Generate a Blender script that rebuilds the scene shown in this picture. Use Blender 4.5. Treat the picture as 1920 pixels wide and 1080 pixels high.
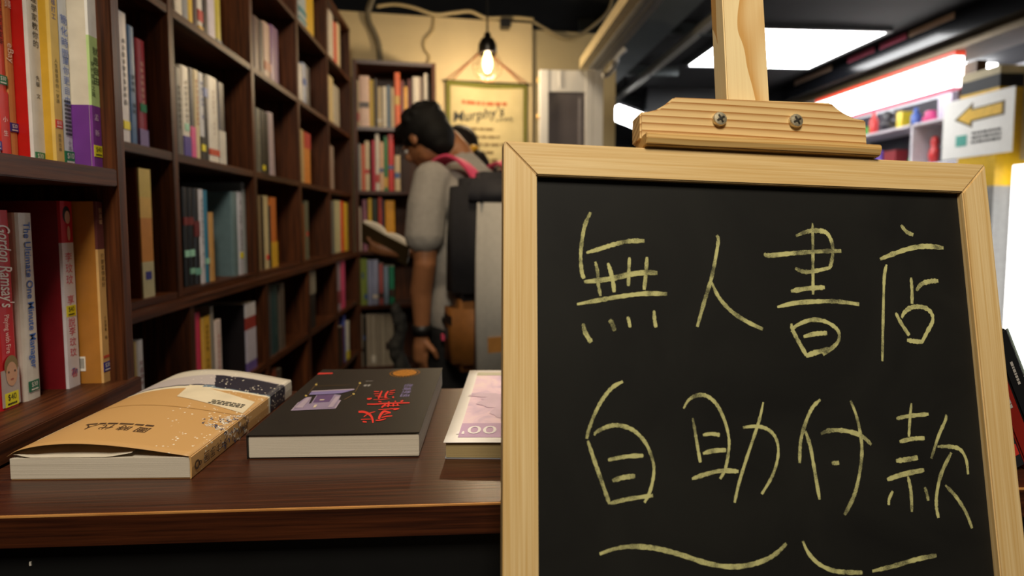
import bpy, bmesh, math, random
from mathutils import Vector, Matrix, Euler
random.seed(7)
scene = bpy.context.scene
for o in list(bpy.data.objects): bpy.data.objects.remove(o)
COL = scene.collection

# ------------------------------------------------------------------ camera
F_PX, CX, CY = 1050.0, 960.0, 484.0
PITCH, YAW, CAMZ = math.radians(3.75), math.radians(4.08), 1.25
cam_d = bpy.data.cameras.new('camera'); cam = bpy.data.objects.new('camera', cam_d); COL.objects.link(cam)
cam.location = (0, 0, CAMZ); cam.rotation_euler = (math.pi/2-PITCH, 0, -YAW)
cam_d.sensor_width = 36; cam_d.lens = 36*F_PX/1920; cam_d.shift_y = -(540-CY)/1920
cam_d.clip_start = 0.02; cam_d.clip_end = 60
cam_d.dof.use_dof = True; cam_d.dof.focus_distance = 0.50; cam_d.dof.aperture_fstop = 4.2
scene.camera = cam
scene.view_settings.view_transform = 'Standard'; scene.view_settings.look = 'None'
scene.view_settings.gamma = 1; scene.view_settings.use_curve_mapping = False
scene.view_settings.exposure = 0.0

# ------------------------------------------------------------------ world and large lights
w = bpy.data.worlds.new('world'); scene.world = w; w.use_nodes = True
w.node_tree.nodes['Background'].inputs[0].default_value = (1.0, .86, .7, 1)
w.node_tree.nodes['Background'].inputs[1].default_value = 0.06

def lamp(name, kind, loc, energy, color, size=.1, rot=(0, 0, 0), spot=None):
    d = bpy.data.lights.new(name, kind); d.energy = energy; d.color = color
    if kind == 'AREA': d.shape = 'SQUARE'; d.size = size
    else: d.shadow_soft_size = size
    if spot: d.spot_size = math.radians(spot); d.spot_blend = .6
    o = bpy.data.objects.new(name, d); COL.objects.link(o); o.location = loc; o.rotation_euler = rot
    return o
WARM = (1.0, .76, .48)
lamp('shop_ceiling_light', 'AREA', (-.02, -.55, 2.58), 33, (1.0, .88, .70), .5, (math.radians(32), 0, 0))  # added area lamp behind the camera, lights the board frame from the front
lamp('unseen_aisle_fill', 'AREA', (.05, 1.35, 2.68), 12, WARM, .35)  # added area lamp above the view, fills the aisle and shelves

# ------------------------------------------------------------------ pixel -> place on a known plane
Fv = Vector((math.sin(YAW)*math.cos(PITCH), math.cos(YAW)*math.cos(PITCH), -math.sin(PITCH)))
Rv = Vector((math.cos(YAW), -math.sin(YAW), 0)); Uv = Rv.cross(Fv)
C0 = Vector((0, 0, CAMZ))
def ray(x, y): return Fv + Rv*((x-CX)/F_PX) - Uv*((y-CY)/F_PX)
def onplane(x, y, p, n):
    d = ray(x, y); return C0 + d*((Vector(p)-C0).dot(n)/d.dot(n))
def PX(x, y, X): return onplane(x, y, (X, 0, 0), Vector((1, 0, 0)))
def PY(x, y, Y): return onplane(x, y, (0, Y, 0), Vector((0, 1, 0)))
def PZ(x, y, Z): return onplane(x, y, (0, 0, Z), Vector((0, 0, 1)))

# ------------------------------------------------------------------ materials
def sl(c):
    if isinstance(c, str): c = tuple(int(c[i:i+2], 16)/255 for i in (0, 2, 4))
    return tuple((v/12.92 if v <= .04045 else ((v+.055)/1.055)**2.4) for v in c)
MATS = {}
def mat(name, col, rough=.5, metal=0, vary=.12, scale=30, bump=0, spec=.5, emit=0, trans=0, coat=0):
    if name in MATS: return MATS[name]
    m = bpy.data.materials.new(name); m.use_nodes = True; nt = m.node_tree; b = nt.nodes['Principled BSDF']
    c = sl(col); b.inputs['Base Color'].default_value = (*c, 1)
    b.inputs['Roughness'].default_value = rough; b.inputs['Metallic'].default_value = metal
    b.inputs['Specular IOR Level'].default_value = spec
    b.inputs['Transmission Weight'].default_value = trans; b.inputs['Coat Weight'].default_value = coat
    if emit:
        b.inputs['Emission Color'].default_value = (*c, 1); b.inputs['Emission Strength'].default_value = emit
    if vary or bump:
        tc = nt.nodes.new('ShaderNodeTexCoord'); n = nt.nodes.new('ShaderNodeTexNoise')
        n.inputs['Scale'].default_value = scale; n.inputs['Detail'].default_value = 4
        nt.links.new(tc.outputs['Object'], n.inputs['Vector'])
        if vary:
            r = nt.nodes.new('ShaderNodeValToRGB')
            r.color_ramp.elements[0].position = .3; r.color_ramp.elements[1].position = .7
            r.color_ramp.elements[0].color = (*[v*(1-vary) for v in c], 1)
            r.color_ramp.elements[1].color = (*[min(1, v*(1+vary*.6)) for v in c], 1)
            nt.links.new(n.outputs['Fac'], r.inputs['Fac']); nt.links.new(r.outputs['Color'], b.inputs['Base Color'])
        if bump:
            bp = nt.nodes.new('ShaderNodeBump'); bp.inputs['Strength'].default_value = bump; bp.inputs['Distance'].default_value = .002
            nt.links.new(n.outputs['Fac'], bp.inputs['Height']); nt.links.new(bp.outputs['Normal'], b.inputs['Normal'])
    MATS[name] = m; return m

def grain(name, c0, c1, axis, fine=120, along=3, rough=.4, bump=.25, rings=0, dist=2.0, lo=.35, hi=.68, coat=0):
    """wood: noise stretched along one object axis, optionally with growth-ring bands"""
    if name in MATS: return MATS[name]
    m = bpy.data.materials.new(name); m.use_nodes = True; nt = m.node_tree; b = nt.nodes['Principled BSDF']; L = nt.links.new
    tc = nt.nodes.new('ShaderNodeTexCoord'); mp = nt.nodes.new('ShaderNodeMapping')
    s = [fine]*3; s['xyz'.index(axis)] = along; mp.inputs['Scale'].default_value = s
    L(tc.outputs['Object'], mp.inputs['Vector'])
    n = nt.nodes.new('ShaderNodeTexNoise'); n.inputs['Scale'].default_value = 1; n.inputs['Detail'].default_value = 5; n.inputs['Roughness'].default_value = .6
    L(mp.outputs[0], n.inputs['Vector'])
    r = nt.nodes.new('ShaderNodeValToRGB'); r.color_ramp.elements[0].position = lo; r.color_ramp.elements[1].position = hi
    r.color_ramp.elements[0].color = (*sl(c0), 1); r.color_ramp.elements[1].color = (*sl(c1), 1)
    fac = n.outputs['Fac']
    if rings:
        mp2 = nt.nodes.new('ShaderNodeMapping'); s2 = [1, 1, 1]; s2['xyz'.index(axis)] = .12; mp2.inputs['Scale'].default_value = s2
        L(tc.outputs['Object'], mp2.inputs['Vector'])
        wv = nt.nodes.new('ShaderNodeTexWave'); wv.bands_direction = 'Z' if axis == 'x' else 'X'; wv.wave_profile = 'SAW'
        wv.inputs['Scale'].default_value = rings; wv.inputs['Distortion'].default_value = dist
        wv.inputs['Detail'].default_value = 1.5; wv.inputs['Detail Scale'].default_value = .25
        L(mp2.outputs[0], wv.inputs['Vector'])
        pw = nt.nodes.new('ShaderNodeMath'); pw.operation = 'POWER'; pw.inputs[1].default_value = 2.4; L(wv.outputs['Fac'], pw.inputs[0])
        sb = nt.nodes.new('ShaderNodeMath'); sb.operation = 'SUBTRACT'; sb.inputs[0].default_value = .95; L(pw.outputs[0], sb.inputs[1])
        mx = nt.nodes.new('ShaderNodeMix'); mx.inputs[0].default_value = .25
        L(sb.outputs[0], mx.inputs[2]); L(fac, mx.inputs[3]); fac = mx.outputs[0]
    L(fac, r.inputs['Fac']); L(r.outputs['Color'], b.inputs['Base Color'])
    b.inputs['Roughness'].default_value = rough; b.inputs['Coat Weight'].default_value = coat
    if bump:
        bp = nt.nodes.new('ShaderNodeBump'); bp.inputs['Strength'].default_value = bump; bp.inputs['Distance'].default_value = .0008
        L(n.outputs['Fac'], bp.inputs['Height']); L(bp.outputs['Normal'], b.inputs['Normal'])
    MATS[name] = m; return m

WX = grain('dark_wood_x', '2a140c', '4f2815', 'x', 330, 6, .30)
WY = grain('dark_wood_y', '2a140a', '5f341a', 'y', 150, 5, .42)
WZ = grain('dark_wood_z', '2a140a', '5f341a', 'z', 150, 5, .42)
for m_ in (WY, WZ): m_.node_tree.nodes['Principled BSDF'].inputs['Specular IOR Level'].default_value = .3
EDGE = grain('raw_edge_band', 'a86f38', 'd29a58', 'x', 300, 20, .5, .1)
PINE_X = grain('pine_x', 'd0ab6c', 'e6ca94', 'x', 600, 7, .5, .2)
PINE_Z = grain('pine_z', 'd0ab6c', 'e9cf9c', 'z', 600, 5, .5, .3)
def pine_rings(name, axis, n_rings, amp, c0, c1, wide):
    """flat-sawn pine: bent growth lines running along one axis"""
    m = bpy.data.materials.new(name); m.use_nodes = True; nt = m.node_tree; b = nt.nodes['Principled BSDF']; L = nt.links.new; N = nt.nodes.new
    tc = N('ShaderNodeTexCoord'); mp = N('ShaderNodeMapping'); sc = [1, 1, 1]; sc['xyz'.index(axis)] = .35; mp.inputs['Scale'].default_value = sc
    L(tc.outputs['Object'], mp.inputs['Vector'])
    nz = N('ShaderNodeTexNoise'); nz.inputs['Scale'].default_value = wide; nz.inputs['Detail'].default_value = 1; L(mp.outputs[0], nz.inputs['Vector'])
    sx = N('ShaderNodeSeparateXYZ'); L(tc.outputs['Object'], sx.inputs[0])
    def mth(op, a, b_=0.0):
        n = N('ShaderNodeMath'); n.operation = op
        for i_, v in enumerate((a, b_)):
            if isinstance(v, (int, float)): n.inputs[i_].default_value = v
            else: L(v, n.inputs[i_])
        return n.outputs[0]
    across = sx.outputs['Z' if axis == 'x' else 'X']
    ph = mth('ADD', mth('MULTIPLY', mth('ADD', across, mth('MULTIPLY', sx.outputs['Y'], .6)), n_rings), mth('MULTIPLY', nz.outputs['Fac'], amp))
    fr_ = mth('POWER', mth('FRACT', ph), 2.6)
    nf = N('ShaderNodeTexNoise'); nf.inputs['Scale'].default_value = 1; nf.inputs['Detail'].default_value = 4
    mf = N('ShaderNodeMapping'); sf_ = [700, 700, 700]; sf_['xyz'.index(axis)] = 14; mf.inputs['Scale'].default_value = sf_; L(tc.outputs['Object'], mf.inputs['Vector']); L(mf.outputs[0], nf.inputs['Vector'])
    f = mth('ADD', mth('MULTIPLY', fr_, .8), mth('MULTIPLY', nf.outputs['Fac'], .3))
    r = N('ShaderNodeValToRGB'); e = r.color_ramp.elements; e[0].position = .1; e[0].color = (*sl(c1), 1); e[1].position = .85; e[1].color = (*sl(c0), 1)
    L(f, r.inputs['Fac']); L(r.outputs[0], b.inputs['Base Color']); b.inputs['Roughness'].default_value = .42; return m
PINE_RING = pine_rings('pine_rings', 'x', 165, 1.6, 'a06a2c', 'e2c48c', 9)
PINE_LIP = pine_rings('pine_rings_fine', 'x', 330, 2.2, 'b98a48', 'dcb878', 14)
PINE_FIG = pine_rings('pine_figured', 'z', 6, 3.2, 'c89a58', 'ecd7a6', 22)
PAPER = mat('page_paper', 'd8cfbf', .9, vary=.08, scale=8)
# page edges: fine horizontal leaves
def leaves(name, c0, c1, axis):
    s = grain(name, c0, c1, axis, 60, 60, .9, .3); mp = [n for n in s.node_tree.nodes if n.type == 'MAPPING'][0]
    sc = [3, 3, 3]; sc['xyz'.index(axis)] = 2600; mp.inputs['Scale'].default_value = sc; return s
LEAF_Z = leaves('page_edges_flat', 'b9b0a0', 'ded5c5', 'z')
LEAF_Y = leaves('page_edges_upright', 'b9b0a0', 'ded5c5', 'y')
LEAF_OLD = leaves('page_edges_aged', '8d7a52', 'b5a070', 'z')

# ------------------------------------------------------------------ mesh helpers
class MB:
    def __init__(s): s.v = []; s.f = []; s.m = []
    def add(s, vs, fs, mi=0):
        o = len(s.v); s.v += [tuple(v) for v in vs]; s.f += [tuple(i+o for i in f) for f in fs]; s.m += [mi]*len(fs); return s
    def box(s, a, b, mi=0):
        (x0, y0, z0), (x1, y1, z1) = a, b
        return s.add([(x0,y0,z0),(x1,y0,z0),(x1,y1,z0),(x0,y1,z0),(x0,y0,z1),(x1,y0,z1),(x1,y1,z1),(x0,y1,z1)],
                     [(3,2,1,0),(4,5,6,7),(0,1,5,4),(1,2,6,5),(2,3,7,6),(3,0,4,7)], mi)
    def prism(s, pts, d, mi=0):
        """polygon (list of 3-vectors) extruded by vector d"""
        n = len(pts); d = Vector(d); p = [Vector(q) for q in pts]
        return s.add(p+[q+d for q in p], [tuple(range(n-1, -1, -1)), tuple(range(n, 2*n))]+[(i, (i+1) % n, n+(i+1) % n, n+i) for i in range(n)], mi)
    def tube(s, pts, r, n=8, mi=0, caps=True):
        pts = [Vector(p) for p in pts]; k = len(pts); rs = r if isinstance(r, (list, tuple)) else [r]*k
        vs = []; prev = None
        for i, p in enumerate(pts):
            t = (pts[min(i+1, k-1)]-pts[max(i-1, 0)]).normalized()
            a = prev if prev is not None else (Vector((0, 0, 1)) if abs(t.z) < .9 else Vector((1, 0, 0)))
            a = (a - t*a.dot(t)).normalized(); b = t.cross(a); prev = a
            vs += [p+(a*math.cos(2*math.pi*j/n)+b*math.sin(2*math.pi*j/n))*rs[i] for j in range(n)]
        fs = [(i*n+j, i*n+(j+1) % n, (i+1)*n+(j+1) % n, (i+1)*n+j) for i in range(k-1) for j in range(n)]
        if caps: fs += [tuple(range(n-1, -1, -1)), tuple(range((k-1)*n, k*n))]
        return s.add(vs, fs, mi)
    def lathe(s, prof, c=(0, 0, 0), n=24, mi=0):
        c = Vector(c); k = len(prof)
        vs = [c+Vector((r*math.cos(2*math.pi*j/n), r*math.sin(2*math.pi*j/n), z)) for r, z in prof for j in range(n)]
        fs = [(i*n+j, i*n+(j+1) % n, (i+1)*n+(j+1) % n, (i+1)*n+j) for i in range(k-1) for j in range(n)]
        return s.add(vs, fs, mi)
    def build(s, name, mats, parent=None, loc=(0, 0, 0), smooth=False, bevel=0):
        me = bpy.data.meshes.new(name); me.from_pydata(s.v, [], s.f)
        for m in (mats if isinstance(mats, (list, tuple)) else [mats]): me.materials.append(m)
        for p, mi in zip(me.polygons, s.m): p.material_index = mi; p.use_smooth = smooth
        bm = bmesh.new(); bm.from_mesh(me)
        if bevel:
            es = [e for e in bm.edges if len(e.link_faces) == 2 and e.calc_face_angle(0) > .6]
            bmesh.ops.bevel(bm, geom=es, offset=bevel, segments=2, affect='EDGES', clamp_overlap=True)
        bmesh.ops.recalc_face_normals(bm, faces=bm.faces); bm.to_mesh(me); bm.free()
        o = bpy.data.objects.new(name, me); COL.objects.link(o); o.location = loc; o.parent = parent
        return o
def tag(o, label=None, cat=None, group=None, kind=None):
    if label: o['label'] = label
    if cat: o['category'] = cat
    if group: o['group'] = group
    if kind: o['kind'] = kind
    return o
def empty(name, loc=(0, 0, 0), rz=0, mtx=None):
    o = bpy.data.objects.new(name, None); COL.objects.link(o); o.empty_display_size = .05
    if mtx is not None: o.matrix_world = mtx
    else: o.location = loc; o.rotation_euler = (0, 0, rz)
    return o
def smooth_path(pts, n=6):
    pts = [Vector(p) for p in pts]; out = []
    for i in range(len(pts)-1):
        p0, p1, p2, p3 = pts[max(i-1, 0)], pts[i], pts[i+1], pts[min(i+2, len(pts)-1)]
        for k in range(n):
            t = k/n; out.append(.5*((2*p1)+(p2-p0)*t+(2*p0-5*p1+4*p2-p3)*t*t+(3*p1-p0-3*p2+p3)*t**3))
    return out+[pts[-1]]
GLYPH = {}
def glyphs(txt, size=1.0, shear=0, space=1.0, bold=0):
    key = (txt, shear, space, bold)
    if key not in GLYPH:
        cu = bpy.data.curves.new('t', 'FONT'); cu.body = txt; cu.size = 1; cu.align_x = 'CENTER'; cu.align_y = 'CENTER'; cu.shear = shear
        cu.space_character = space; cu.resolution_u = 3; cu.offset = bold
        ob = bpy.data.objects.new('t', cu); COL.objects.link(ob)
        dg = bpy.context.evaluated_depsgraph_get(); me = bpy.data.meshes.new_from_object(ob.evaluated_get(dg))
        GLYPH[key] = ([tuple(v.co) for v in me.vertices], [tuple(p.vertices) for p in me.polygons])
        bpy.data.objects.remove(ob); bpy.data.curves.remove(cu); bpy.data.meshes.remove(me)
    vs, fs = GLYPH[key]
    return [(x*size, y*size) for x, y, z in vs], fs
def put_text(mb, txt, size, origin, right, up, shear=0, sx=1.0, fn=None, space=1.0, bold=0):
    vs, fs = glyphs(txt, size, shear, space, bold); o = Vector(origin); r = Vector(right); u = Vector(up); n = r.cross(u)
    pts = [o+r*(x*sx)+u*y for x, y in vs]
    if fn: pts = [fn(p) for p in pts]
    mb.add(pts, fs); return mb
def column_text(mb, txt, size, origin, right, up, step=1.12, fn=None, sx=1):
    for i, ch in enumerate(txt):
        if ch != ' ': put_text(mb, ch, size, Vector(origin)-Vector(up)*(size*step*i), right, up, fn=fn, sx=sx)
    return mb
def marks(mb, origin, right, up, w, h, rows, rnd, fill=.6):
    """illegible small print: rows of short dashes"""
    o = Vector(origin); r = Vector(right); u = Vector(up)
    for i in range(rows):
        y = h*(1-(i+.5)/rows); x = 0
        while x < w*.97:
            l = min(w-x, w*rnd.uniform(.06, .2)); t = h/rows*.5*fill
            mb.add([o+r*x+u*(y-t), o+r*(x+l)+u*(y-t), o+r*(x+l)+u*(y+t), o+r*x+u*(y+t)], [(0, 1, 2, 3)]); x += l+w*.03
    return mb

INK = mat('black_ink', '17150f', .6, vary=0)
WHITE = mat('white_print', 'efe9df', .5, vary=.04)
# ================================================================== THE SETTING
Z0 = CAMZ
floor_m = mat('floor_vinyl', '2b2826', .35, vary=.3, scale=6)
MB().box((-3.2, -2.5, -.06), (6.5, 10.5, 0)).build('floor', floor_m)['kind'] = 'structure'
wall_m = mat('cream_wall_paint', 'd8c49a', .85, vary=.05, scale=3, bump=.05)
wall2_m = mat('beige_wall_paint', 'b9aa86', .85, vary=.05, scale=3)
black_m = mat('black_paint', '0c0b0b', .6, vary=.3, scale=5)
MB().box((-.98, -2.4, 0), (-.90, 3.62, 2.75)).build('wall_left', wall_m)['kind'] = 'structure'
A6 = math.radians(6.6); E6 = Vector((math.cos(A6), math.sin(A6), 0)); G6 = Vector((-math.sin(A6), math.cos(A6), 0))
Q0 = PX(662, 415, -.628)+Vector((.004, .03, 0)); Q0.z = 0
def far(a, d, z): return Q0 + E6*a + G6*d + Vector((0, 0, z))
ZW = PY(850, 31, 3.34).z
aw = (PY(999, 150, 3.4)-Q0).dot(E6)
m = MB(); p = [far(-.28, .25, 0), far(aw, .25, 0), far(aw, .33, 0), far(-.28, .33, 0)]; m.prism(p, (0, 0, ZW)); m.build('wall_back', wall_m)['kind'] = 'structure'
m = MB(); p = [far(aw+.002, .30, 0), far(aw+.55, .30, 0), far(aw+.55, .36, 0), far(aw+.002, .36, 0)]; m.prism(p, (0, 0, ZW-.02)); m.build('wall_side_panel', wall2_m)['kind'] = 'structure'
MB().box((-.98, -2.4, 2.75), (6.5, 10.5, 2.80)).build('ceiling', mat('dark_ceiling', '2a2b2d', .75, vary=.4, scale=1.5))['kind'] = 'structure'
MB().box((-.98, 10.4, 0), (6.5, 10.5, 2.75)).build('wall_corridor_end', mat('corridor_dark', '202226', .8, vary=.3, scale=2))['kind'] = 'structure'

# ================================================================== long bookcase
XU, XL = -.63, -.608           # upper and lower front planes
DIV = [PX(x, 360, XU).y for x in (332, 480, 564, 619, 660)]   # divider centre lines along the aisle
DIV = [DIV[0]-.44]+DIV
TH = .022
S0, S1, S2 = [PX(x, y, XU).z+.009 for x, y in ((533.3, 14.4), (440, 111), (475, 331.8))]  # shelf centres
SB = .5*(PX(250, 571, XU).z+PX(560, 491, XU).z)-.007
ZLT = SB-.0075               # top of the lower unit
TOPZ = PX(656, 55, XU).z
lb = tag(empty('long_bookcase', (-.62, 1.85, 0)), 'tall dark brown wall bookcase of open compartments running along the aisle', 'bookcase')
def P(o): return Vector(o.location)
def lbuild(mb, name, m_, root): 
    off = -P(root); mb.v = [tuple(Vector(v)+off) for v in mb.v]; return mb.build(name, m_, root, bevel=.0012)
BK = -.895
lbuild(MB().box((BK, DIV[0]-.011, 0), (BK+.012, DIV[-1]+.011, TOPZ)), 'back_panel', WZ, lb)
for y in DIV:
    lbuild(MB().box((BK+.012, y-TH/2, ZLT), (XU, y+TH/2, TOPZ-.02)), 'divider', WZ, lb)
    lbuild(MB().box((BK+.012, y-TH/2, 0), (XL, y+TH/2, ZLT-.018)), 'divider', WZ, lb)
lbuild(MB().box((BK+.012, DIV[0]-.011, TOPZ-.02), (XU+.002, DIV[-1]+.011, TOPZ)), 'top_board', WY, lb)
lbuild(MB().box((BK+.012, DIV[0]-.011, ZLT-.0178), (XL+.004, DIV[-1]+.011, ZLT-.0002)), 'ledge_board', WY, lb)
LROWS = [PX(640, 591, XL).z+.009, PX(640, 591, XL).z-.26, .05]
for a, b in zip(DIV[:-1], DIV[1:]):
    for z in (S0, S1, S2): lbuild(MB().box((BK+.012, a+TH/2, z-.009), (XU-.001, b-TH/2, z+.009)), 'shelf', WY, lb)
    lbuild(MB().box((BK+.012, a+TH/2, SB-.007), (XU-.001, b-TH/2, SB+.007)), 'shelf', WY, lb)
    for z in LROWS: lbuild(MB().box((BK+.012, a+TH/2, z-.009), (XL-.001, b-TH/2, z+.009)), 'shelf', WY, lb)

# ================================================================== near bookcase
XN = -.43; YE = PX(230, 360, XN).y
nb = tag(empty('near_bookcase', (-.6, .1, 0)), 'dark brown bookcase standing flush against the counter top', 'bookcase')
zs = PX(222, 318, XN).z; zl = PX(200, 730, XN).z; LEDGE_Z = zl
YB = -.75
lbuild(MB().box((-.885, YE-.0085, 0), (XN, YE+.0085, 2.3)), 'side_panel', WZ, nb)
lbuild(MB().box((-.885, YB, 0), (XN, YB+.018, 2.3)), 'side_panel', WZ, nb)
lbuild(MB().box((-.885, YB+.018, .0), (-.873, YE-.0085, 2.3)), 'back_panel', WZ, nb)
lbuild(MB().box((-.873, YB+.018, zs-.021), (XN-.0005, YE-.0085, zs)), 'shelf', WY, nb)
lbuild(MB().box((-.873, YB+.018, zl-.022), (XN+.008, YE+.0085, zl)), 'base_shelf', WY, nb)
for z in (.05, .42, zs+.34, 2.29): lbuild(MB().box((-.873, YB+.018, z-.02), (XN-.0005, YE-.0085, z)), 'shelf', WY, nb)

# ================================================================== books, standing with the spine to the aisle
SPINE_FLIP = Vector((0, 1, 0))
def cover_mesh(t, d, h, k=.0012, rd=.18):
    """U-shaped cover: two boards and a slightly rounded spine; local x: spine at 0, fore edge at -d"""
    out = [(-d, -t/2)]; inn = [(-d, -t/2+k)]
    n = 6
    for i in range(n+1):
        a = -math.pi/2+math.pi*i/n; bx = min(t*rd, .004)
        out.append((-bx+bx*math.cos(a), t/2*math.sin(a) if 0 < i < n else (t/2)*(1 if i else -1)))
    # flatten: blend between box and arc so that the spine stays broad
    out2 = [out[0]]
    for x, y in out[1:]:
        f = y/(t/2); out2.append((x, t/2*math.copysign(abs(f)**.55, f) if f else 0))
    out2.append((-d, t/2))
    inn = [(-d, -t/2+k), (-min(t*rd, .004)-k, -t/2+k), (-min(t*rd, .004)-k, t/2-k), (-d, t/2-k)]
    loop = out2+inn[::-1]
    mb = MB(); nn = len(loop); no = len(out2)
    vs = [(x, y, 0) for x, y in loop]+[(x, y, h) for x, y in loop]
    fs = [(i, (i+1) % nn, nn+(i+1) % nn, nn+i) for i in range(nn)]
    # end caps as strips: left board, spine, right board
    for o in (0, nn):
        a, b, c_, e = no+3, no+2, no+1, no
        fs.append(tuple(o+q for q in (0, 1, b, a)))
        fs.append(tuple(o+q for q in ([*range(1, no-1)]+[c_, b])))
        fs.append(tuple(o+q for q in (no-2, no-1, e, c_)))
    mb.add(vs, fs); return mb
CM = {}
def cmat(hexc, rough=.38):
    return mat('cover_'+hexc, hexc, rough, vary=.10, scale=45)
STK = {'mint': '9fd8bf', 'yellow': 'f0e020', 'green': '1f7a4c', 'navy': '2c2a7c', 'red': 'd83a2a', 'white': 'efe9df'}
def book(y0, y1, xs, z0, h, col, label, group, depth=.14, feet=(), tilt=0, print_=None, sticker=None, rnd=random, mats=None, name='book', k=.0012, hard=False):
    t = max(y1-y0-.0004, .004)
    r = cover_mesh(t, depth, h, k).build(name, mats or cmat(col), None, (xs, (y0+y1)/2, z0))
    tag(r, label, 'book', group)
    ins = .003 if hard else .0004
    MB().box((-depth+ins, -t/2+k, ins), (-min(t*.18, .004)-k, t/2-k, h-ins)).build('page_block', LEAF_Y, r)
    e = .0005
    for (f0, f1, c) in feet:
        MB().box((-.0035, -t*.47, h*f0), (e, t*.47, h*f1)).build('spine_band', cmat(c), r)
    if print_:
        mb = MB(); c, f0, f1 = print_; z = h*f1; s = min(t*.55, .011)
        while z > h*f0:
            g = s*rnd.uniform(.7, 1.0)
            for q in range(3):
                a = -s/2+rnd.uniform(0, s*.25); b = s/2-rnd.uniform(0, s*.25); zz = z-g*(.15+.3*q)
                mb.add([(e*1.6, a, zz-g*.09), (e*1.6, b, zz-g*.09), (e*1.6, b, zz+g*.06), (e*1.6, a, zz+g*.06)], [(0, 1, 2, 3)])
            a = rnd.uniform(-s*.25, s*.25); mb.add([(e*1.6, a-g*.06, z-g), (e*1.6, a+g*.06, z-g), (e*1.6, a+g*.06, z), (e*1.6, a-g*.06, z)], [(0, 1, 2, 3)])
            z -= s*1.15
            if rnd.random() < .12: z -= s*1.5
        mb.build('spine_title', mat('print_'+c, c, .6, vary=0), r)
    if sticker:
        c, f = sticker; s_ = min(t*.9, .02)
        MB().box((-.001, -s_/2, h*f), (e*2, s_/2, h*f+s_*.8)).build('price_sticker', mat('sticker_'+c, STK[c], .5, vary=0), r)
    if tilt: r.rotation_euler = (tilt, 0, 0)
    return r
ORD = ['first', 'second', 'third', 'fourth', 'fifth', 'sixth', 'seventh', 'eighth', 'ninth', 'tenth', 'eleventh', 'twelfth', 'thirteenth', 'fourteenth', 'fifteenth']
RZ = {'R0': S0+.009, 'R1': S1+.009, 'R2': S2+.009, 'R3': SB+.007, 'R4': LROWS[0]+.009, 'R5': LROWS[1]+.009}
RN = {'R0': 'top row', 'R1': 'second row', 'R2': 'third row', 'R3': 'above ledge', 'R4': 'below ledge', 'R5': 'low row'}
CN = {'A': 'first', 'B': 'second', 'C': 'third', 'D': 'fourth', 'E': 'fifth'}
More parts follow.
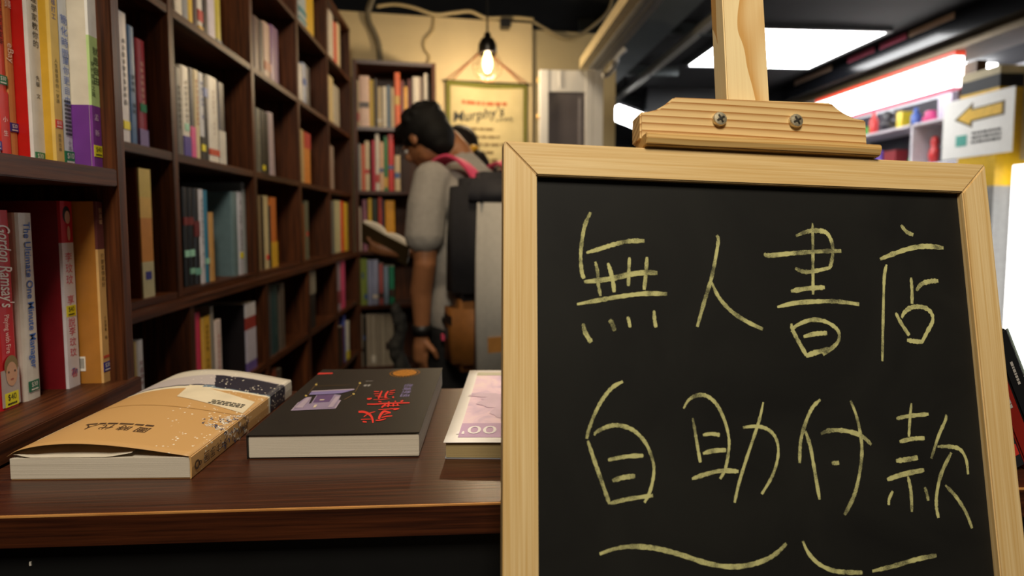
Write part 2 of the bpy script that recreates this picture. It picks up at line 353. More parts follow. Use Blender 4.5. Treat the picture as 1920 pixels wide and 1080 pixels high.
# (x0, x1 in the photograph at mid height, y of the top or None, colour, words, options)
LONG = {
 ('A','R2',180,-.66): [(226,244,26,'d6d2d8','white',dict(print_=('444455',.3,.8),sticker=('yellow',.12))),(244,257,52,'2b5a8c','blue',dict(print_=('101828',.3,.6))),(259,276,77,'8e1f2b','crimson',dict(print_=('d8b0a0',.4,.8),feet=[(0,.18,'8a7aa8')],sticker=('green',.34)))],
 ('A','R3',430,-.642): [(263,286,317,'6e3418','brown painted-spine',dict(feet=[(.0,.28,'b9b08a'),(.28,.62,'c0803c'),(.62,.78,'d0a85a'),(.78,1,'c4ac5c')],sticker=('navy',.14),depth=.15))],
 ('A','R4',680,-.62): [(252,258,640,'a8905a','thin tan',{}),(258,271,637,'c9c6c9','pale grey',dict(print_=('884444',.3,.8)))],
 ('B','R1',40,-.66): [(331,344,None,'ddd6c8','cream white',{}),(344,355,None,'8b8f96','grey',{}),(355,363,None,'d8b530','yellow',{}),(363,372,None,'3c2226','dark maroon',{}),(372,381,None,'d8d4d0','white and red',dict(feet=[(.0,.14,'c8a030'),(.2,.34,'b83030')])),(382,391,None,'2a1a16','near-black',{}),(391,405,None,'cfc8d8','pale lilac',{}),(405,415,None,'b9ab28','olive yellow',dict(feet=[(.05,.12,'555a66')]))],
 ('B','R2',210,-.655): [(331,343,128,'5c5a55','grey',dict(print_=('222222',.3,.8))),(343,357,126,'e2dccf','white with purple foot',dict(feet=[(0,.24,'4a3c9a')],print_=('777777',.4,.85),sticker=('mint',.3))),(357,366,129,'3a3a40','charcoal with pink foot',dict(feet=[(0,.36,'e05898')])),(366,375,133,'d8c8a0','cream',dict(print_=('c07a50',.4,.9))),(375,384,138,'cfd2da','white with black foot',dict(feet=[(0,.28,'1c1c20')],print_=('3a5aa8',.5,.9),sticker=('yellow',.12))),(384,391,142,'1b1c20','black',dict(feet=[(.75,.85,'2a5ab0')])),(391,410,146,'e4dfd4','thick white',dict(feet=[(.1,.17,'d05030')],print_=('b8a8a0',.35,.85))),(410,422,156,'47454a','grey with white foot',dict(feet=[(0,.42,'d8d4cc')]))],
 ('B','R3',430,-.655): [(345,354,351,'1d2125','black mint-stickered',dict(feet=[(.62,.7,'7a3030')],sticker=('mint',.3))),(355,364,352,'1a1e22','black twice mint-stickered',dict(feet=[(.12,.18,'8fc8b0'),(.62,.7,'7a3030')],sticker=('mint',.3))),(365,375,353,'20242a','black red-banded',dict(feet=[(.1,.17,'7fc0b0'),(.5,.66,'702c30')])),(375,384,355,'d5d3dc','white',dict(print_=('999aa0',.2,.9))),(384,391,357,'2b7ea0','teal blue',dict(sticker=('mint',.2))),(393,402,398,'c99a58','short tan',{}),(436,447,360,'6c8790','blue-grey',dict(depth=.16)),(447,457,360,'c9ccdc','pale lilac white',dict(print_=('70788a',.3,.9),sticker=('yellow',.2))),(457,464,337,'8f979c','tall thin grey',dict(depth=.17))],
 ('B','R4',640,-.62): [(368,378,585,'d6365a','crimson pink',dict(feet=[(0,.12,'c8d020')])),(380,397,593,'d3a437','yellow with blue foot',dict(feet=[(0,.28,'3a54a0')],print_=('7a5a20',.4,.9))),(397,403,573,'8b857a','tall grey',{}),(403,417,600,'e2cfc8','pinkish white',dict(print_=('c86a60',.3,.8),sticker=('red',.1))),(461,481,567,'1d1a1e','thick black white-spined',dict(feet=[(.0,.14,'6a58a0'),(.14,.62,'c3bfd2'),(.62,.8,'9a3a34'),(.8,1,'d4d2da')],depth=.17))],
 ('C','R1',100,-.66): [(477,488,34,'4a2a26','brown',{}),(488,496,42,'2a1c1a','dark brown',{}),(496,508,46,'b99c8c','pinkish tan',dict(feet=[(.0,.1,'7a8a40'),(.2,.35,'b06a50')])),(509,523,53,'6a3a78','purple',dict(print_=('9a78a8',.2,.8)))],
 ('C','R2',265,-.66): [(482,490,204,'6e7068','grey',dict(print_=('b8b8a8',.3,.8))),(490,498,208,'26282a','black yellow-stickered',dict(sticker=('yellow',.08))),(498,505,212,'1a1c1e','black',{}),(507,516,213,'b8a8b4','leaning lilac',dict(tilt=.05))],
 ('C','R3',430,-.655): [(485,491,366,'8f7d60','tan',{}),(491,496,368,'30261e','dark',{}),(496,505,367,'cdbf94','cream',dict(sticker=('red',.12))),(505,509,385,'20242c','navy',{}),(509,520,370,'c8702a','orange with yellow foot',dict(feet=[(0,.36,'d8ac30')]))],
 ('C','R4',570,-.62): [(503,510,534,'45484a','dark grey',{}),(510,522,533,'2a4448','dark teal',dict(print_=('708a8a',.3,.8))),(525,535,530,'5a5048','grey brown',{})],
 ('C','R5',720,-.62): [(512,520,690,'7a3a20','rust',{}),(520,530,692,'4a4038','brown grey',{})],
 ('D','R0',30,-.655): [(561,575,-30,'b8c4c8','white and teal',dict(feet=[(.2,.26,'3a8a9a'),(.36,.46,'3a8a9a')])),(575,589,-28,'e0b428','yellow',{})],
 ('D','R1',160,-.655): [(562,569,122,'c8c4c0','white',{}),(569,575,120,'8a98b8','blue and white',dict(feet=[(.5,.65,'3a62b0')])),(575,582,127,'2c2c34','dark',{})],
 ('D','R2',295,-.655): [(562,571,243,'c0a878','cream',{}),(572,583,250,'d88a38','orange with red top',dict(feet=[(.7,1,'c04038')]))],
 ('D','R3',430,-.655): [(565,573,382,'7a4a28','brown',{}),(573,580,377,'6a7060','grey green',dict(sticker=('red',.4)))],
 ('D','R4',530,-.62): [(578,592,508,'26221e','black, pale-topped',dict(feet=[(.6,1,'8f8878')]))],
 ('E','R0',70,-.655): [(617,626,20,'cfc6b8','white',{}),(626,632,44,'d05a48','red',{}),(632,638,46,'d8c4a0','cream',{})],
 ('E','R1',190,-.655): [(617,626,145,'cbb888','pale yellow',{}),(627,637,164,'a8a090','grey white',{})],
 ('E','R2',315,-.655): [(618,627,274,'98887c','lone grey',{})],
 ('E','R3',425,-.65): [(620,629,377,'6c7470','grey',{}),(629,640,376,'c0bc92','pale green',{}),(640,646,377,'dc4c22','red orange',{}),(646,655,380,'d8b838','yellow',{})],
 ('E','R4',530,-.62): [(628,640,490,'9a8f9c','greyish lilac',dict(feet=[(.15,.4,'8a3a40')])),(640,648,488,'d84878','pink',{})],
 ('E','R5',645,-.62): [(600,611,632,'4a4034','brown',{}),(612,622,630,'121212','black',{}),(622,628,628,'5a1a1c','dark red',{}),(629,634,602,'4a58b0','blue',{}),(635,645,612,'d8d4c0','white with yellow foot',dict(feet=[(0,.22,'d8c820')],tilt=-.05))],
}
rnd = random.Random(3)
for (c, r, ym, X), lst in LONG.items():
    ci_ = 'ABCDE'.index(c); prev = DIV[ci_]+TH/2+.001; hi_ = DIV[ci_+1]-TH/2-.001
    for i, (x0, x1, yt, col, wd, opt) in enumerate(lst):
        a, b = PX(x0, ym, X).y, PX(x1, ym, X).y; t0 = b-a
        a = max(a, prev); b = min(max(b, a+t0*.7), hi_); a = min(a, b-.006); prev = b   # clear of the divider and of the neighbour
        z = RZ[r]; h = (PX((x0+x1)/2, yt, X).z-z) if yt is not None else .205*rnd.uniform(.9, 1.05)
        h = min(h, .262)
        lab = f'{wd} book, {ORD[i]} from counter side, {RN[r]}, {CN[c]} long bookcase compartment'
        book(a, b, X, z, h, col, lab, 'books in the long bookcase', rnd=rnd, **opt)

# ================================================================== books in the near bookcase
def nbook(x0, x1, ym, X, z, h, col, label, **kw):
    a, b = PX(x0, ym, X).y, PX(x1, ym, X).y
    return book(a, b, X, z, h, col, label, 'books in the near bookcase', rnd=rnd, **kw), b-a
RGT, UPZ = Vector((0, 1, 0)), Vector((0, 0, 1))
def spine_quad(r, f, name, m_): 
    MB().box(*f).build(name, m_, r)
def price(r, t, z, w_, txt, bg, fg):
    x = .0007
    st_ = MB().box((-.0005, -w_/2, z), (x, w_/2, z+w_*.86)).build('price_sticker', mat('tag_'+bg, bg, .5, vary=0), r)
    mb = put_text(MB(), txt, w_*.52, (x+.0002, 0, z+w_*.55), RGT, UPZ, sx=.8); marks(mb, (x+.0002, -w_*.34, z+w_*.06), RGT, UPZ, w_*.68, w_*.2, 1, rnd)
    mb.build('price_text', mat('ink_'+fg, fg, .6, vary=0), st_)
def coltext(r, txt, size, ztop, colr, y=0, sx=1, step=1.12):
    column_text(MB(), txt, size, (.0006, y, ztop), RGT, UPZ, step, sx=sx).build('spine_title', mat('ink_'+colr, colr, .6, vary=0), r)
def runtext(r, txt, size, zc, colr, y=0, shear=0, sx=1, bold=0):
    put_text(MB(), txt, size, (.0006, y, zc), Vector((0, 0, -1)), Vector((0, 1, 0)), shear, sx, bold=bold).build('spine_title', mat('ink_'+colr, colr, .6, vary=0), r)
def band(r, t, z0, z1, colr): MB().box((-.0035, -t*.485, z0), (.0003, t*.485, z1)).build('spine_band', cmat(colr), r)
zt = zs
def zat(y, x, X): return PX(x, y, X).z
# upper shelf (spines run on above the picture)
r, t = nbook(-32, -14, 285, -.496, zt, .20, 'd9d4d0', 'white book at the open end of the upper near shelf')
r, t = nbook(-14, 4, 285, -.496, zt, .20, 'cfd0da', 'white purple-stickered book beside the orange-red spine, upper near shelf'); price(r, t, .012, t*.9, '$20', '3a3190', 'efe9df')
r, t = nbook(4, 21, 285, -.496, zt, .205, 'd8452c', 'orange-red book with green price sticker on the upper near shelf', print_=('5a1a14',.62,.95))
price(r, t, .082, t*.95, '$30', '1f7a4c', 'efe9df'); band(r, t, .0, .075, 'dd3a30'); coltext(r, '小 生', t*.55, .045, 'f2e4dc')
r, t = nbook(21, 37, 285, -.496, zt, .205, 'd58a4e', 'orange book lettered eBay on the upper near shelf'); runtext(r, 'eBay', t*.95, .118, 'f2e4d0'); coltext(r, '錢滾錢', t*.8, .19, 'f2e4d0'); price(r, t, .034, t*.95, '$20', '2c2a7c', 'efe9df')
r, t = nbook(63, 85, 280, -.481, zt, .205, 'dcdad6', 'white glossy spine with dark red cover, upper near shelf', mats=[cmat('b51a16', .3)])
MB().box((-.0035, -t*.49, 0), (.0003, t*.49, .205)).build('spine_band', cmat('dcdad6', .2), r); coltext(r, '心理學家教你的', t*.5, .19, '22242a', t*.12); coltext(r, '先驅 文', t*.34, .095, '22242a', t*.12); price(r, t, .002, t*.8, '$30', '1f7a4c', 'efe9df')
r, t = nbook(105, 120, 280, -.469, zt, .205, 'c79a2a', 'mustard yellow book with pale spine on the upper near shelf')
band(r, t, .0, .205, 'dcb860'); coltext(r, '這樣打工', t*.55, .19, '3c4c98'); coltext(r, '人生最值得的一堂課', t*.4, .118, '3a3020'); price(r, t, .043, t*.85, '$10', 'd8452c', 'efe9df'); coltext(r, '商周出版', t*.36, .034, '3a3020')
r, t = nbook(120, 141, 280, -.469, zt, .205, 'd6dae0', 'white book with large blue characters on the upper near shelf')
coltext(r, '簡化時間', t*.62, .168, '4a68b8'); coltext(r, '讓你更自由', t*.55, .122, '4a68b8'); marks(MB(), (.0006, -t*.3, .036), RGT, UPZ, t*.55, .042, 9, rnd).build('spine_print', INK, r); coltext(r, '小出版', t*.3, .028, '333333'); price(r, t, .0035, t*.95, '$10', '1f7a4c', 'efe9df')
r, t = nbook(176, 193, 290, -.447, zt, .205, 'cfc6b4', 'white, green and purple book beside the upright of the near bookcase', depth=.15)
band(r, t, .0, .074, '7a3a92'); band(r, t, .074, .155, 'b9d48e'); band(r, t, .155, .205, 'e6e4e0'); coltext(r, '就是自由', t*.62, .138, '3a4a30', t*.12); coltext(r, '現代成長之路', t*.38, .122, '3a4a30', -t*.25); coltext(r, '孟 新', t*.5, .06, 'd8b8d8', -.001); price(r, t, .014, t*.95, '$40', 'e2d824', '22221a')
MB().box((-.149, -t/2-.0004, 0), (-.003, -t/2+.0004, .074)).build('cover_panel', cmat('6a3388'), r)
# lower shelf
zb = LEDGE_Z
def hgt(yt, x, X): return PX(x, yt, X).z-zb
r, t = nbook(-32, -8, 600, -.489, zb, .19, '7a1018', 'dark red book beside the red handwritten-title spine')
X = -.487; hh = hgt(394, 8, X)
r, t = nbook(-6, 30, 590, X, zb, hh, 'c8202a', 'red book with handwritten white title and portrait, lower near shelf', depth=.15)
runtext(r, "Gordon Ramsay's", t*.92, hh*.725, 'f2e8e0', .001, .3, .55, .012); runtext(r, 'Playing with Fire', t*.36, hh*.38, 'f0d8d0', -.001, 0, .72)
pg_ = MB().box((-.0005, -t*.46, hh*.015), (.0006, t*.46, hh*.2)).build('portrait_picture', mat('portrait_ground', 'b8aaa4', .5), r)
def disc(r, y, z, ry, rz, x, m_, nm, n=18):
    mb = MB(); mb.add([(x, y+ry*math.cos(2*math.pi*i/n), z+rz*math.sin(2*math.pi*i/n)) for i in range(n)], [tuple(range(n))]); return mb.build(nm, m_, r)
disc(pg_, .001, hh*.215, t*.36, hh*.055, .0008, mat('portrait_hair', '8a7448', .6), 'portrait_hair'); disc(pg_, .001, hh*.175, t*.3, hh*.062, .0010, mat('portrait_face', 'd0a080', .6), 'portrait_face')
disc(pg_, -.003, hh*.187, t*.045, hh*.006, .0012, mat('portrait_dark', '5a4032', .6), 'portrait_eye'); disc(pg_, .005, hh*.187, t*.045, hh*.006, .0012, mat('portrait_dark', '5a4032', .6), 'portrait_eye'); disc(pg_, .001, hh*.148, t*.09, hh*.005, .0012, mat('portrait_lip', 'a86050', .6), 'portrait_mouth')
price(r, t, hh*.012, t*.72, '$40', 'e6dc22', '1c1c14')
hh = hgt(399, 46, X)
r, t = nbook(39, 72, 580, X, zb, hh, 'dcd6cc', 'thick white book with blue English title on the lower near shelf', depth=.15)
runtext(r, 'The Ultimate One Minute Manager', t*.50, hh*.56, '2f66bd', .001, 0, .93, .010); price(r, t, hh*.045, t*.56, '$30', '1f6a4c', 'efe9df')
X = -.475; hh = hgt(377, 116, X)
r, t = nbook(121, 143, 570, X, zb, hh, '7d1720', 'white-spined book with pink characters and dark red cover, lower near shelf', depth=.16)
band(r, t, 0, hh*.78, 'dedae2'); band(r, t, hh*.78, hh, 'c01f30'); coltext(r, '李玟玟', t*.62, hh*.7, 'd2506a'); coltext(r, '享瘦說', t*.62, hh*.47, 'd2506a'); coltext(r, '李玟玟 著', t*.58, hh*.30, 'd2506a')
disc(r, .0, hh*.93, t*.32, hh*.045, .0006, mat('portrait_black_hair', '1c1412', .6), 'portrait_hair'); disc(r, .001, hh*.915, t*.22, hh*.035, .0008, mat('portrait_face2', 'd8a890', .6), 'portrait_face'); disc(r, .002, hh*.83, t*.12, hh*.04, .0008, mat('portrait_face2', 'd8a890', .6), 'portrait_neck')
price(r, t, hh*.385, t*.78, '$40', 'e6dc22', '1c1c14'); put_text(MB(), '7n', t*.55, (.0007, 0, hh*.085), RGT, UPZ, .2).build('publisher_mark', mat('ink_3a5aa0', '3a5aa0', .6, vary=0), r)
X = -.450; hh = hgt(378, 185, X)
r, t = nbook(187, 202, 560, X, zb, hh, 'b0762f', 'tan book with brown-topped spine beside the upright, lower near shelf', depth=.15)
band(r, t, 0, hh*.74, 'dcb070'); band(r, t, hh*.74, hh, '6a3a3a'); coltext(r, '窗邊書', t*.42, hh*.95, 'd8b088'); coltext(r, '只要愛情就好', t*.42, hh*.70, '5a4422'); coltext(r, '小說選集 著', t*.3, hh*.36, '5a4422'); MB().box((-.0005, -t*.4, hh*.135), (.0005, t*.4, hh*.15)).build('spine_print', mat('ink_c8503a', 'c8503a', .6, vary=0), r); price(r, t, hh*.06, t*.92, '$20', '2c2a8c', 'efe9df')
bl_ = MB().box((-.034, -t/2-.0005, hh*.07), (-.020, -t/2+.0001, hh*.15)).build('barcode_label', WHITE, r)
bm_ = MB()
for i in range(9): bm_.box((-.0325+i*.0013, -t/2-.0007, hh*.085), (-.0325+i*.0013+.0006, -t/2-.0003, hh*.14))
bm_.build('barcode_lines', INK, bl_)

# ================================================================== counter
ZD = PX(-1, 858, XN).z            # counter top height, just under the base shelf
ZD = LEDGE_Z-.0225
fl, fr_ = PZ(0, 968, ZD), PZ(1915, 915, ZD)
fd = (fr_-fl); fd.z = 0; fd.normalize(); bd = Vector((-fd.y, fd.x, 0))
def dk(a, d, z): q = fl+fd*a+bd*d; return Vector((q.x, q.y, z))
YD = PZ(820, 727, ZD).y
dep = YD-fl.y
ct = tag(empty('display_counter', (fl.x, fl.y, 0)), 'dark wood counter with pale edge line, books lying on it', 'counter')
AL = (XN+.009-fl.x); AR = 1.05; TK = .025
def cb(mb, name, m_, bev=0): mb.v = [tuple(Vector(v)-P(ct)) for v in mb.v]; return mb.build(name, m_, ct, bevel=bev)
def slab(a0, a1, d0, d1, z0, z1):
    return MB().prism([dk(a0, d0, z0), dk(a1, d0, z0), dk(a1, d1, z0), dk(a0, d1, z0)], (0, 0, z1-z0))
cb(slab(AL, AR, 0.0012, dep, ZD-TK, ZD), 'counter_top', WX)
cb(slab(AL, AR, 0.0, .0012, ZD-TK, ZD-.0016), 'front_edge', WX)
cb(slab(AL, AR, -.0002, .0012, ZD-.0016, ZD-.0002), 'edge_line', EDGE)
cb(slab(AL, AR, .012, .03, 0, ZD-TK), 'front_panel', mat('black_panel', '0b0c0d', .55, vary=.2))
cb(slab(AL, AL+.02, .03, dep-.01, 0, ZD-TK), 'end_panel', black_m)
cb(slab(AR-.02, AR, .03, dep-.01, 0, ZD-TK), 'end_panel', black_m)
q = dk(.03, .0116, 0); 
mk = PY(57, 1057, dk(.02, .0118, 0).y); cb(MB().box(mk+Vector((-.0006, -.0004, -.0015)), mk+Vector((.0006, .0004, .0015))), 'paint_chip', WHITE)

# ================================================================== books lying on the counter
def lie_frame(pl, pr, plen_px, t):
    """root matrix from the near bottom corners; x along near edge, y away"""
    a, b = PZ(*pl, ZD), PZ(*pr, ZD); x = (b-a); W = x.length; x.normalize(); y = Vector((-x.y, x.x, 0))
    mtx = Matrix(((x.x, y.x, 0, a.x), (x.y, y.y, 0, a.y), (0, 0, 1, ZD), (0, 0, 0, 1))); return mtx, W
# --- tan book, upside down, spine on the far-from-shelf side, cover warped upward
mtx, W = lie_frame((28, 895), (358, 898), None, 0)
# turn so that the long side follows the spine
sp0, sp1 = PZ(358, 898, ZD), PZ(545, 713, ZD+.0195)
ang = math.atan2(sp1.y-sp0.y, sp1.x-sp0.x)-math.pi/2
L_T = math.hypot(sp1.x-sp0.x, sp1.y-sp0.y); T_T = .0195
W_T = W
tb = empty('lying_book', (sp0.x, sp0.y, ZD), ang); tag(tb, 'tan paperback with navy and white wave print and curling cover, lying on counter', 'book')
inv = Matrix.Translation((sp0.x, sp0.y, ZD)) @ Matrix.Rotation(ang, 4, 'Z'); inv = inv.inverted()
def tsurf(x, y):          # x from -W (fore edge) to 0 (spine)
    u = (x+W_T)/W_T; v = y/L_T
    return T_T + (.0098*math.sin(math.pi*max(0, min(1, u))**.62)+.0022*math.sin(math.pi*max(0, min(1, u))))*(.95+.2*v*v)*(1-.0*v)+.0012*(1-u)
NX, NY = 24, 26
mb = MB(); k = .0005
vs = [(-W_T+W_T*i/NX, L_T*j/NY, tsurf(-W_T+W_T*i/NX, L_T*j/NY)+kk) for kk in (k, 0) for j in range(NY+1) for i in range(NX+1)]
idx = lambda s, i, j: s*(NX+1)*(NY+1)+j*(NX+1)+i
fs = [(idx(0,i,j), idx(0,i+1,j), idx(0,i+1,j+1), idx(0,i,j+1)) for j in range(NY) for i in range(NX)]
fs += [(idx(1,i,j+1), idx(1,i+1,j+1), idx(1,i+1,j), idx(1,i,j)) for j in range(NY) for i in range(NX)]
for j in range(NY): fs += [(idx(0,0,j), idx(0,0,j+1), idx(1,0,j+1), idx(1,0,j)), (idx(0,NX,j), idx(1,NX,j), idx(1,NX,j+1), idx(0,NX,j+1))]
for i in range(NX): fs += [(idx(0,i,0), idx(1,i,0), idx(1,i+1,0), idx(0,i+1,0)), (idx(0,i,NY), idx(0,i+1,NY), idx(1,i+1,NY), idx(1,i,NY))]
mb.add(vs, fs)
def wave_print(name):
    m = bpy.data.materials.new(name); m.use_nodes = True; nt = m.node_tree; b = nt.nodes['Principled BSDF']; L = nt.links.new
    N = nt.nodes.new; tc = N('ShaderNodeTexCoord'); sx = N('ShaderNodeSeparateXYZ'); L(tc.outputs['Object'], sx.inputs[0])
    def math_(op, a, b_=None, c=None):
        n = N('ShaderNodeMath'); n.operation = op
        for i, v in enumerate((a, b_, c)):
            if v is None: continue
            if isinstance(v, (int, float)): n.inputs[i].default_value = v
            else: L(v, n.inputs[i])
        return n.outputs[0]
    X, Y = sx.outputs['X'], sx.outputs['Y']
    nz = N('ShaderNodeTexNoise'); nz.inputs['Scale'].default_value = 60; nz.inputs['Detail'].default_value = 4; L(tc.outputs['Object'], nz.inputs['Vector'])
    n0 = math_('SUBTRACT', nz.outputs['Fac'], .5)
    d = math_('SUBTRACT', Y, math_('SUBTRACT', .160, math_('MULTIPLY', math_('MAXIMUM', math_('SUBTRACT', -.08, X), 0.0), .28)))
    d = math_('ADD', d, math_('MULTIPLY', n0, .008))
    def mix(f, c_old, c_new):
        n = N('ShaderNodeMix'); n.data_type = 'RGBA'; L(f, n.inputs[0])
        for k_, c in ((6, c_old), (7, c_new)):
            if isinstance(c, str): n.inputs[k_].default_value = (*sl(c), 1)
            else: L(c, n.inputs[k_])
        return n.outputs[2]
    gt = lambda a, b_: math_('GREATER_THAN', a, b_); lt = lambda a, b_: math_('LESS_THAN', a, b_); AND = lambda a, b_: math_('MULTIPLY', a, b_)
    c = mix(gt(d, 0.0), 'c49a62', 'e4dac0')
    c = mix(gt(d, .012), c, 'b9b0b0')
    c = mix(AND(gt(d, .0085), lt(d, .0125)), c, '2a2c44')
    edge = math_('SUBTRACT', -.058, math_('MULTIPLY', d, .5))
    navy = AND(AND(gt(X, math_('ADD', edge, math_('MULTIPLY', n0, .03))), gt(d, .006)), lt(d, .048))
    c = mix(AND(AND(gt(X, -.075), gt(d, .004)), lt(d, .011)), c, '6a8092')
    c = mix(navy, c, '1d1b2e')
    c = mix(gt(d, .050), c, 'cfc8ba')
    vo = N('ShaderNodeTexVoronoi'); vo.inputs['Scale'].default_value = 230; L(tc.outputs['Object'], vo.inputs['Vector'])
    spot = AND(lt(vo.outputs['Distance'], .22), gt(nz.outputs['Fac'], .5))
    spot = AND(spot, gt(math_('ADD', X, math_('MULTIPLY', Y, .35)), -.035))
    c = mix(spot, c, 'ece4d2')
    L(c, b.inputs['Base Color']); b.inputs['Roughness'].default_value = .48; return m
WAVE = wave_print('wave_print_cover')
mb.build('front_cover', WAVE, tb, smooth=True)
MB().box((-W_T+.001, .001, .0006), (-.0012, L_T-.001, T_T-.0008)).build('page_block', LEAF_Z, tb, bevel=.0004)
MB().box((-W_T+.0015, .0015, 0), (0, L_T-.001, .0006)).build('back_cover', cmat('c49a62'), tb)
# spine strip with rounded edge
mb = MB(); mb.prism([(0, 0, 0), (.0008, 0, .001), (.0012, 0, T_T*.5), (.0008, 0, T_T-.0006), (-.0012, 0, T_T+.0004), (-.0012, 0, T_T-.0008), (-.0004, 0, T_T-.002), (-.0004, 0, 0)], (0, L_T, 0)); spn = mb.build('spine', WAVE, tb)
# folded inner flap curling under the cover
mb = MB(); vs = []
for j in range(5):
    for i in range(19):
        u = i/18; x = -W_T+.002+u*W_T*.66; top = tsurf(x, 0); lo = T_T-.0006
        gap = top-lo; z = lo+.0004+gap*.75*max(0, 1-u/.16)**1.5+.0035*max(0, u-.8)/.2 + min(j*.045*.10, .0038)*(gap/.011)
        vs.append((x, .0012+j*.03, z))
fs = [(j*19+i, j*19+i+1, (j+1)*19+i+1, (j+1)*19+i) for j in range(4) for i in range(18)]
mb.add(vs, fs); fo = mb.build('inner_flap', mat('flap_paper', 'd8cfbc', .8), tb, smooth=True)
sf = lambda p: Vector((p.x, p.y, tsurf(p.x, p.y)+k+.0004))
def tlocal(x, y, z=None): q = inv @ PZ(x, y, ZD+(z if z is not None else T_T+.007)); return q
tp = tlocal(268, 812); DL, DN = Vector((-1, 0, 0)), Vector((0, -1, 0))
mb = MB()
for i, ch in enumerate('圖時代人'): put_text(mb, ch, .0125, Vector((tp.x-.0 -.0165*i, tp.y+.001*i, 0)), DL, DN, fn=sf)
marks(mb, (tp.x+.004, tp.y+.012, 0), DL, DN, .062, .005, 1, rnd); 
mb.v = [tuple(sf(Vector(v))) for v in mb.v]; mb.build('cover_title', mat('title_ink', '4a3320', .6, vary=0), tb)
# white label pasted on the cover
lc = [tlocal(332, 753), tlocal(357, 732), tlocal(478, 745), tlocal(455, 765)]
mb = MB(); n = 8; vs = []
for j in range(n+1):
    for i in range(n+1):
        a = lc[0].lerp(lc[3], i/n).lerp(lc[1].lerp(lc[2], i/n), j/n); vs.append(sf(a))
mb.add(vs, [(j*(n+1)+i, j*(n+1)+i+1, (j+1)*(n+1)+i+1, (j+1)*(n+1)+i) for j in range(n) for i in range(n)]); pl2 = mb.build('paper_label', mat('label_paper', 'ddd0b4', .7), tb)
mb = MB(); c_ = (lc[2]+lc[3])/2
marks(mb, (c_.x-.006, c_.y+.006, 0), DL, DN, .035, .012, 3, rnd); mb.v = [tuple(Vector(sf(Vector(v)))+Vector((0, 0, .0003))) for v in mb.v]; mb.build('label_print', INK, pl2)
# obi seam line
mb = MB(); yo = tlocal(470, 769).y
for i in range(20):
    x0, x1 = -W_T+W_T*i/20, -W_T+W_T*(i+1)/20; mb.add([sf(Vector((x0, yo, 0))), sf(Vector((x1, yo, 0))), sf(Vector((x1, yo+.0007, 0))), sf(Vector((x0, yo+.0007, 0)))], [(0, 1, 2, 3)])
mb.build('band_edge', mat('band_seam', '9a7236', .6, vary=0), tb)
# spine lettering: reads from the near end, tops of letters toward the near end
mb = MB(); column_text(mb, '圖時代人', .0105, (.0018, .024, T_T*.5), Vector((0, 0, 1)), Vector((0, -1, 0)), 1.05); marks(mb, (.0018, .105, T_T*.3), Vector((0, 0, 1)), Vector((0, -1, 0)), .007, .022, 5, rnd)
mb.build('spine_title', mat('title_ink', '4a3320', .6), tb)
mb = MB()
for (y, z, rr) in ((.0075, .0095, .0042), (.0125, .009, .0022)):
    nseg = 20
    for i in range(nseg):
        a0, a1 = 2*math.pi*i/nseg, 2*math.pi*(i+1)/nseg
        mb.add([(.0018, y+rr*math.cos(a)*s, z+rr*math.sin(a)*s) for a, s in ((a0, 1), (a1, 1), (a1, .55), (a0, .55))], [(0, 1, 2, 3)])
mb.build('publisher_mark', mat('title_ink', '4a3320', .6), tb)
# spray of foam curls over the spine edge
mb = MB(); fr = random.Random(11)
for i in range(70):
    y = fr.uniform(.058, .098); x = fr.uniform(-.030, -.001)*(1-abs(y-.075)/.03) ; a0 = fr.uniform(0, 6.28); R_ = fr.uniform(.0012, .003)
    for s in range(5):
        aa, ab = a0+s*.6, a0+(s+1)*.6; ww = .0006
        pts = [Vector((x+R_*q*math.cos(a), y+R_*q*math.sin(a), 0)) for a, q in ((aa, 1), (ab, 1), (ab, .6), (aa, .6))]
        mb.add([sf(q) for q in pts], [(0, 1, 2, 3)], i % 3 == 0)
for i in range(60):
    y = fr.uniform(.045, .105); z = fr.uniform(.001, T_T-.001); a0 = fr.uniform(0, 6.28); R_ = fr.uniform(.0012, .003)
    for s in range(5):
        aa, ab = a0+s*.6, a0+(s+1)*.6
        mb.add([(.0016, y+R_*q*math.cos(a), min(T_T, max(0, z+R_*q*math.sin(a)))) for a, q in ((aa, 1), (ab, 1), (ab, .55), (aa, .55))], [(0, 1, 2, 3)], i % 2)
mb.build('foam_print', [mat('foam_white', 'ebe5d8', .5, vary=0), mat('foam_navy', '39456a', .5, vary=0)], tb)

# --- black book
t_b = .0225
b0, b1 = PZ(463, 862, ZD), PZ(787, 858, ZD); bx = (b1-b0).normalized(); by = Vector((-bx.y, bx.x, 0)); WB = (b1-b0).length
angb = math.atan2(bx.y, bx.x)
kb = empty('lying_book', b0, angb); tag(kb, 'black book with red brushed title and purple door picture, lying on counter', 'book')
invb = (Matrix.Translation(b0) @ Matrix.Rotation(angb, 4, 'Z')).inverted()
def bl(x, y): q = invb @ PZ(x, y, ZD+t_b); return Vector((q.x, q.y, t_b+.0012))
fcr = bl(806, 692); LB = fcr.y
BLK = mat('black_cover', '1b1816', .42, vary=.15, scale=60)
MB().box((.0012, .0015, .0008), (WB-.0008, LB-.0015, t_b-.0006)).build('page_block', LEAF_Z, kb, bevel=.0006)
MB().box((.001, .002, 0), (WB-.0015, LB-.001, .0007)).build('back_cover', BLK, kb)
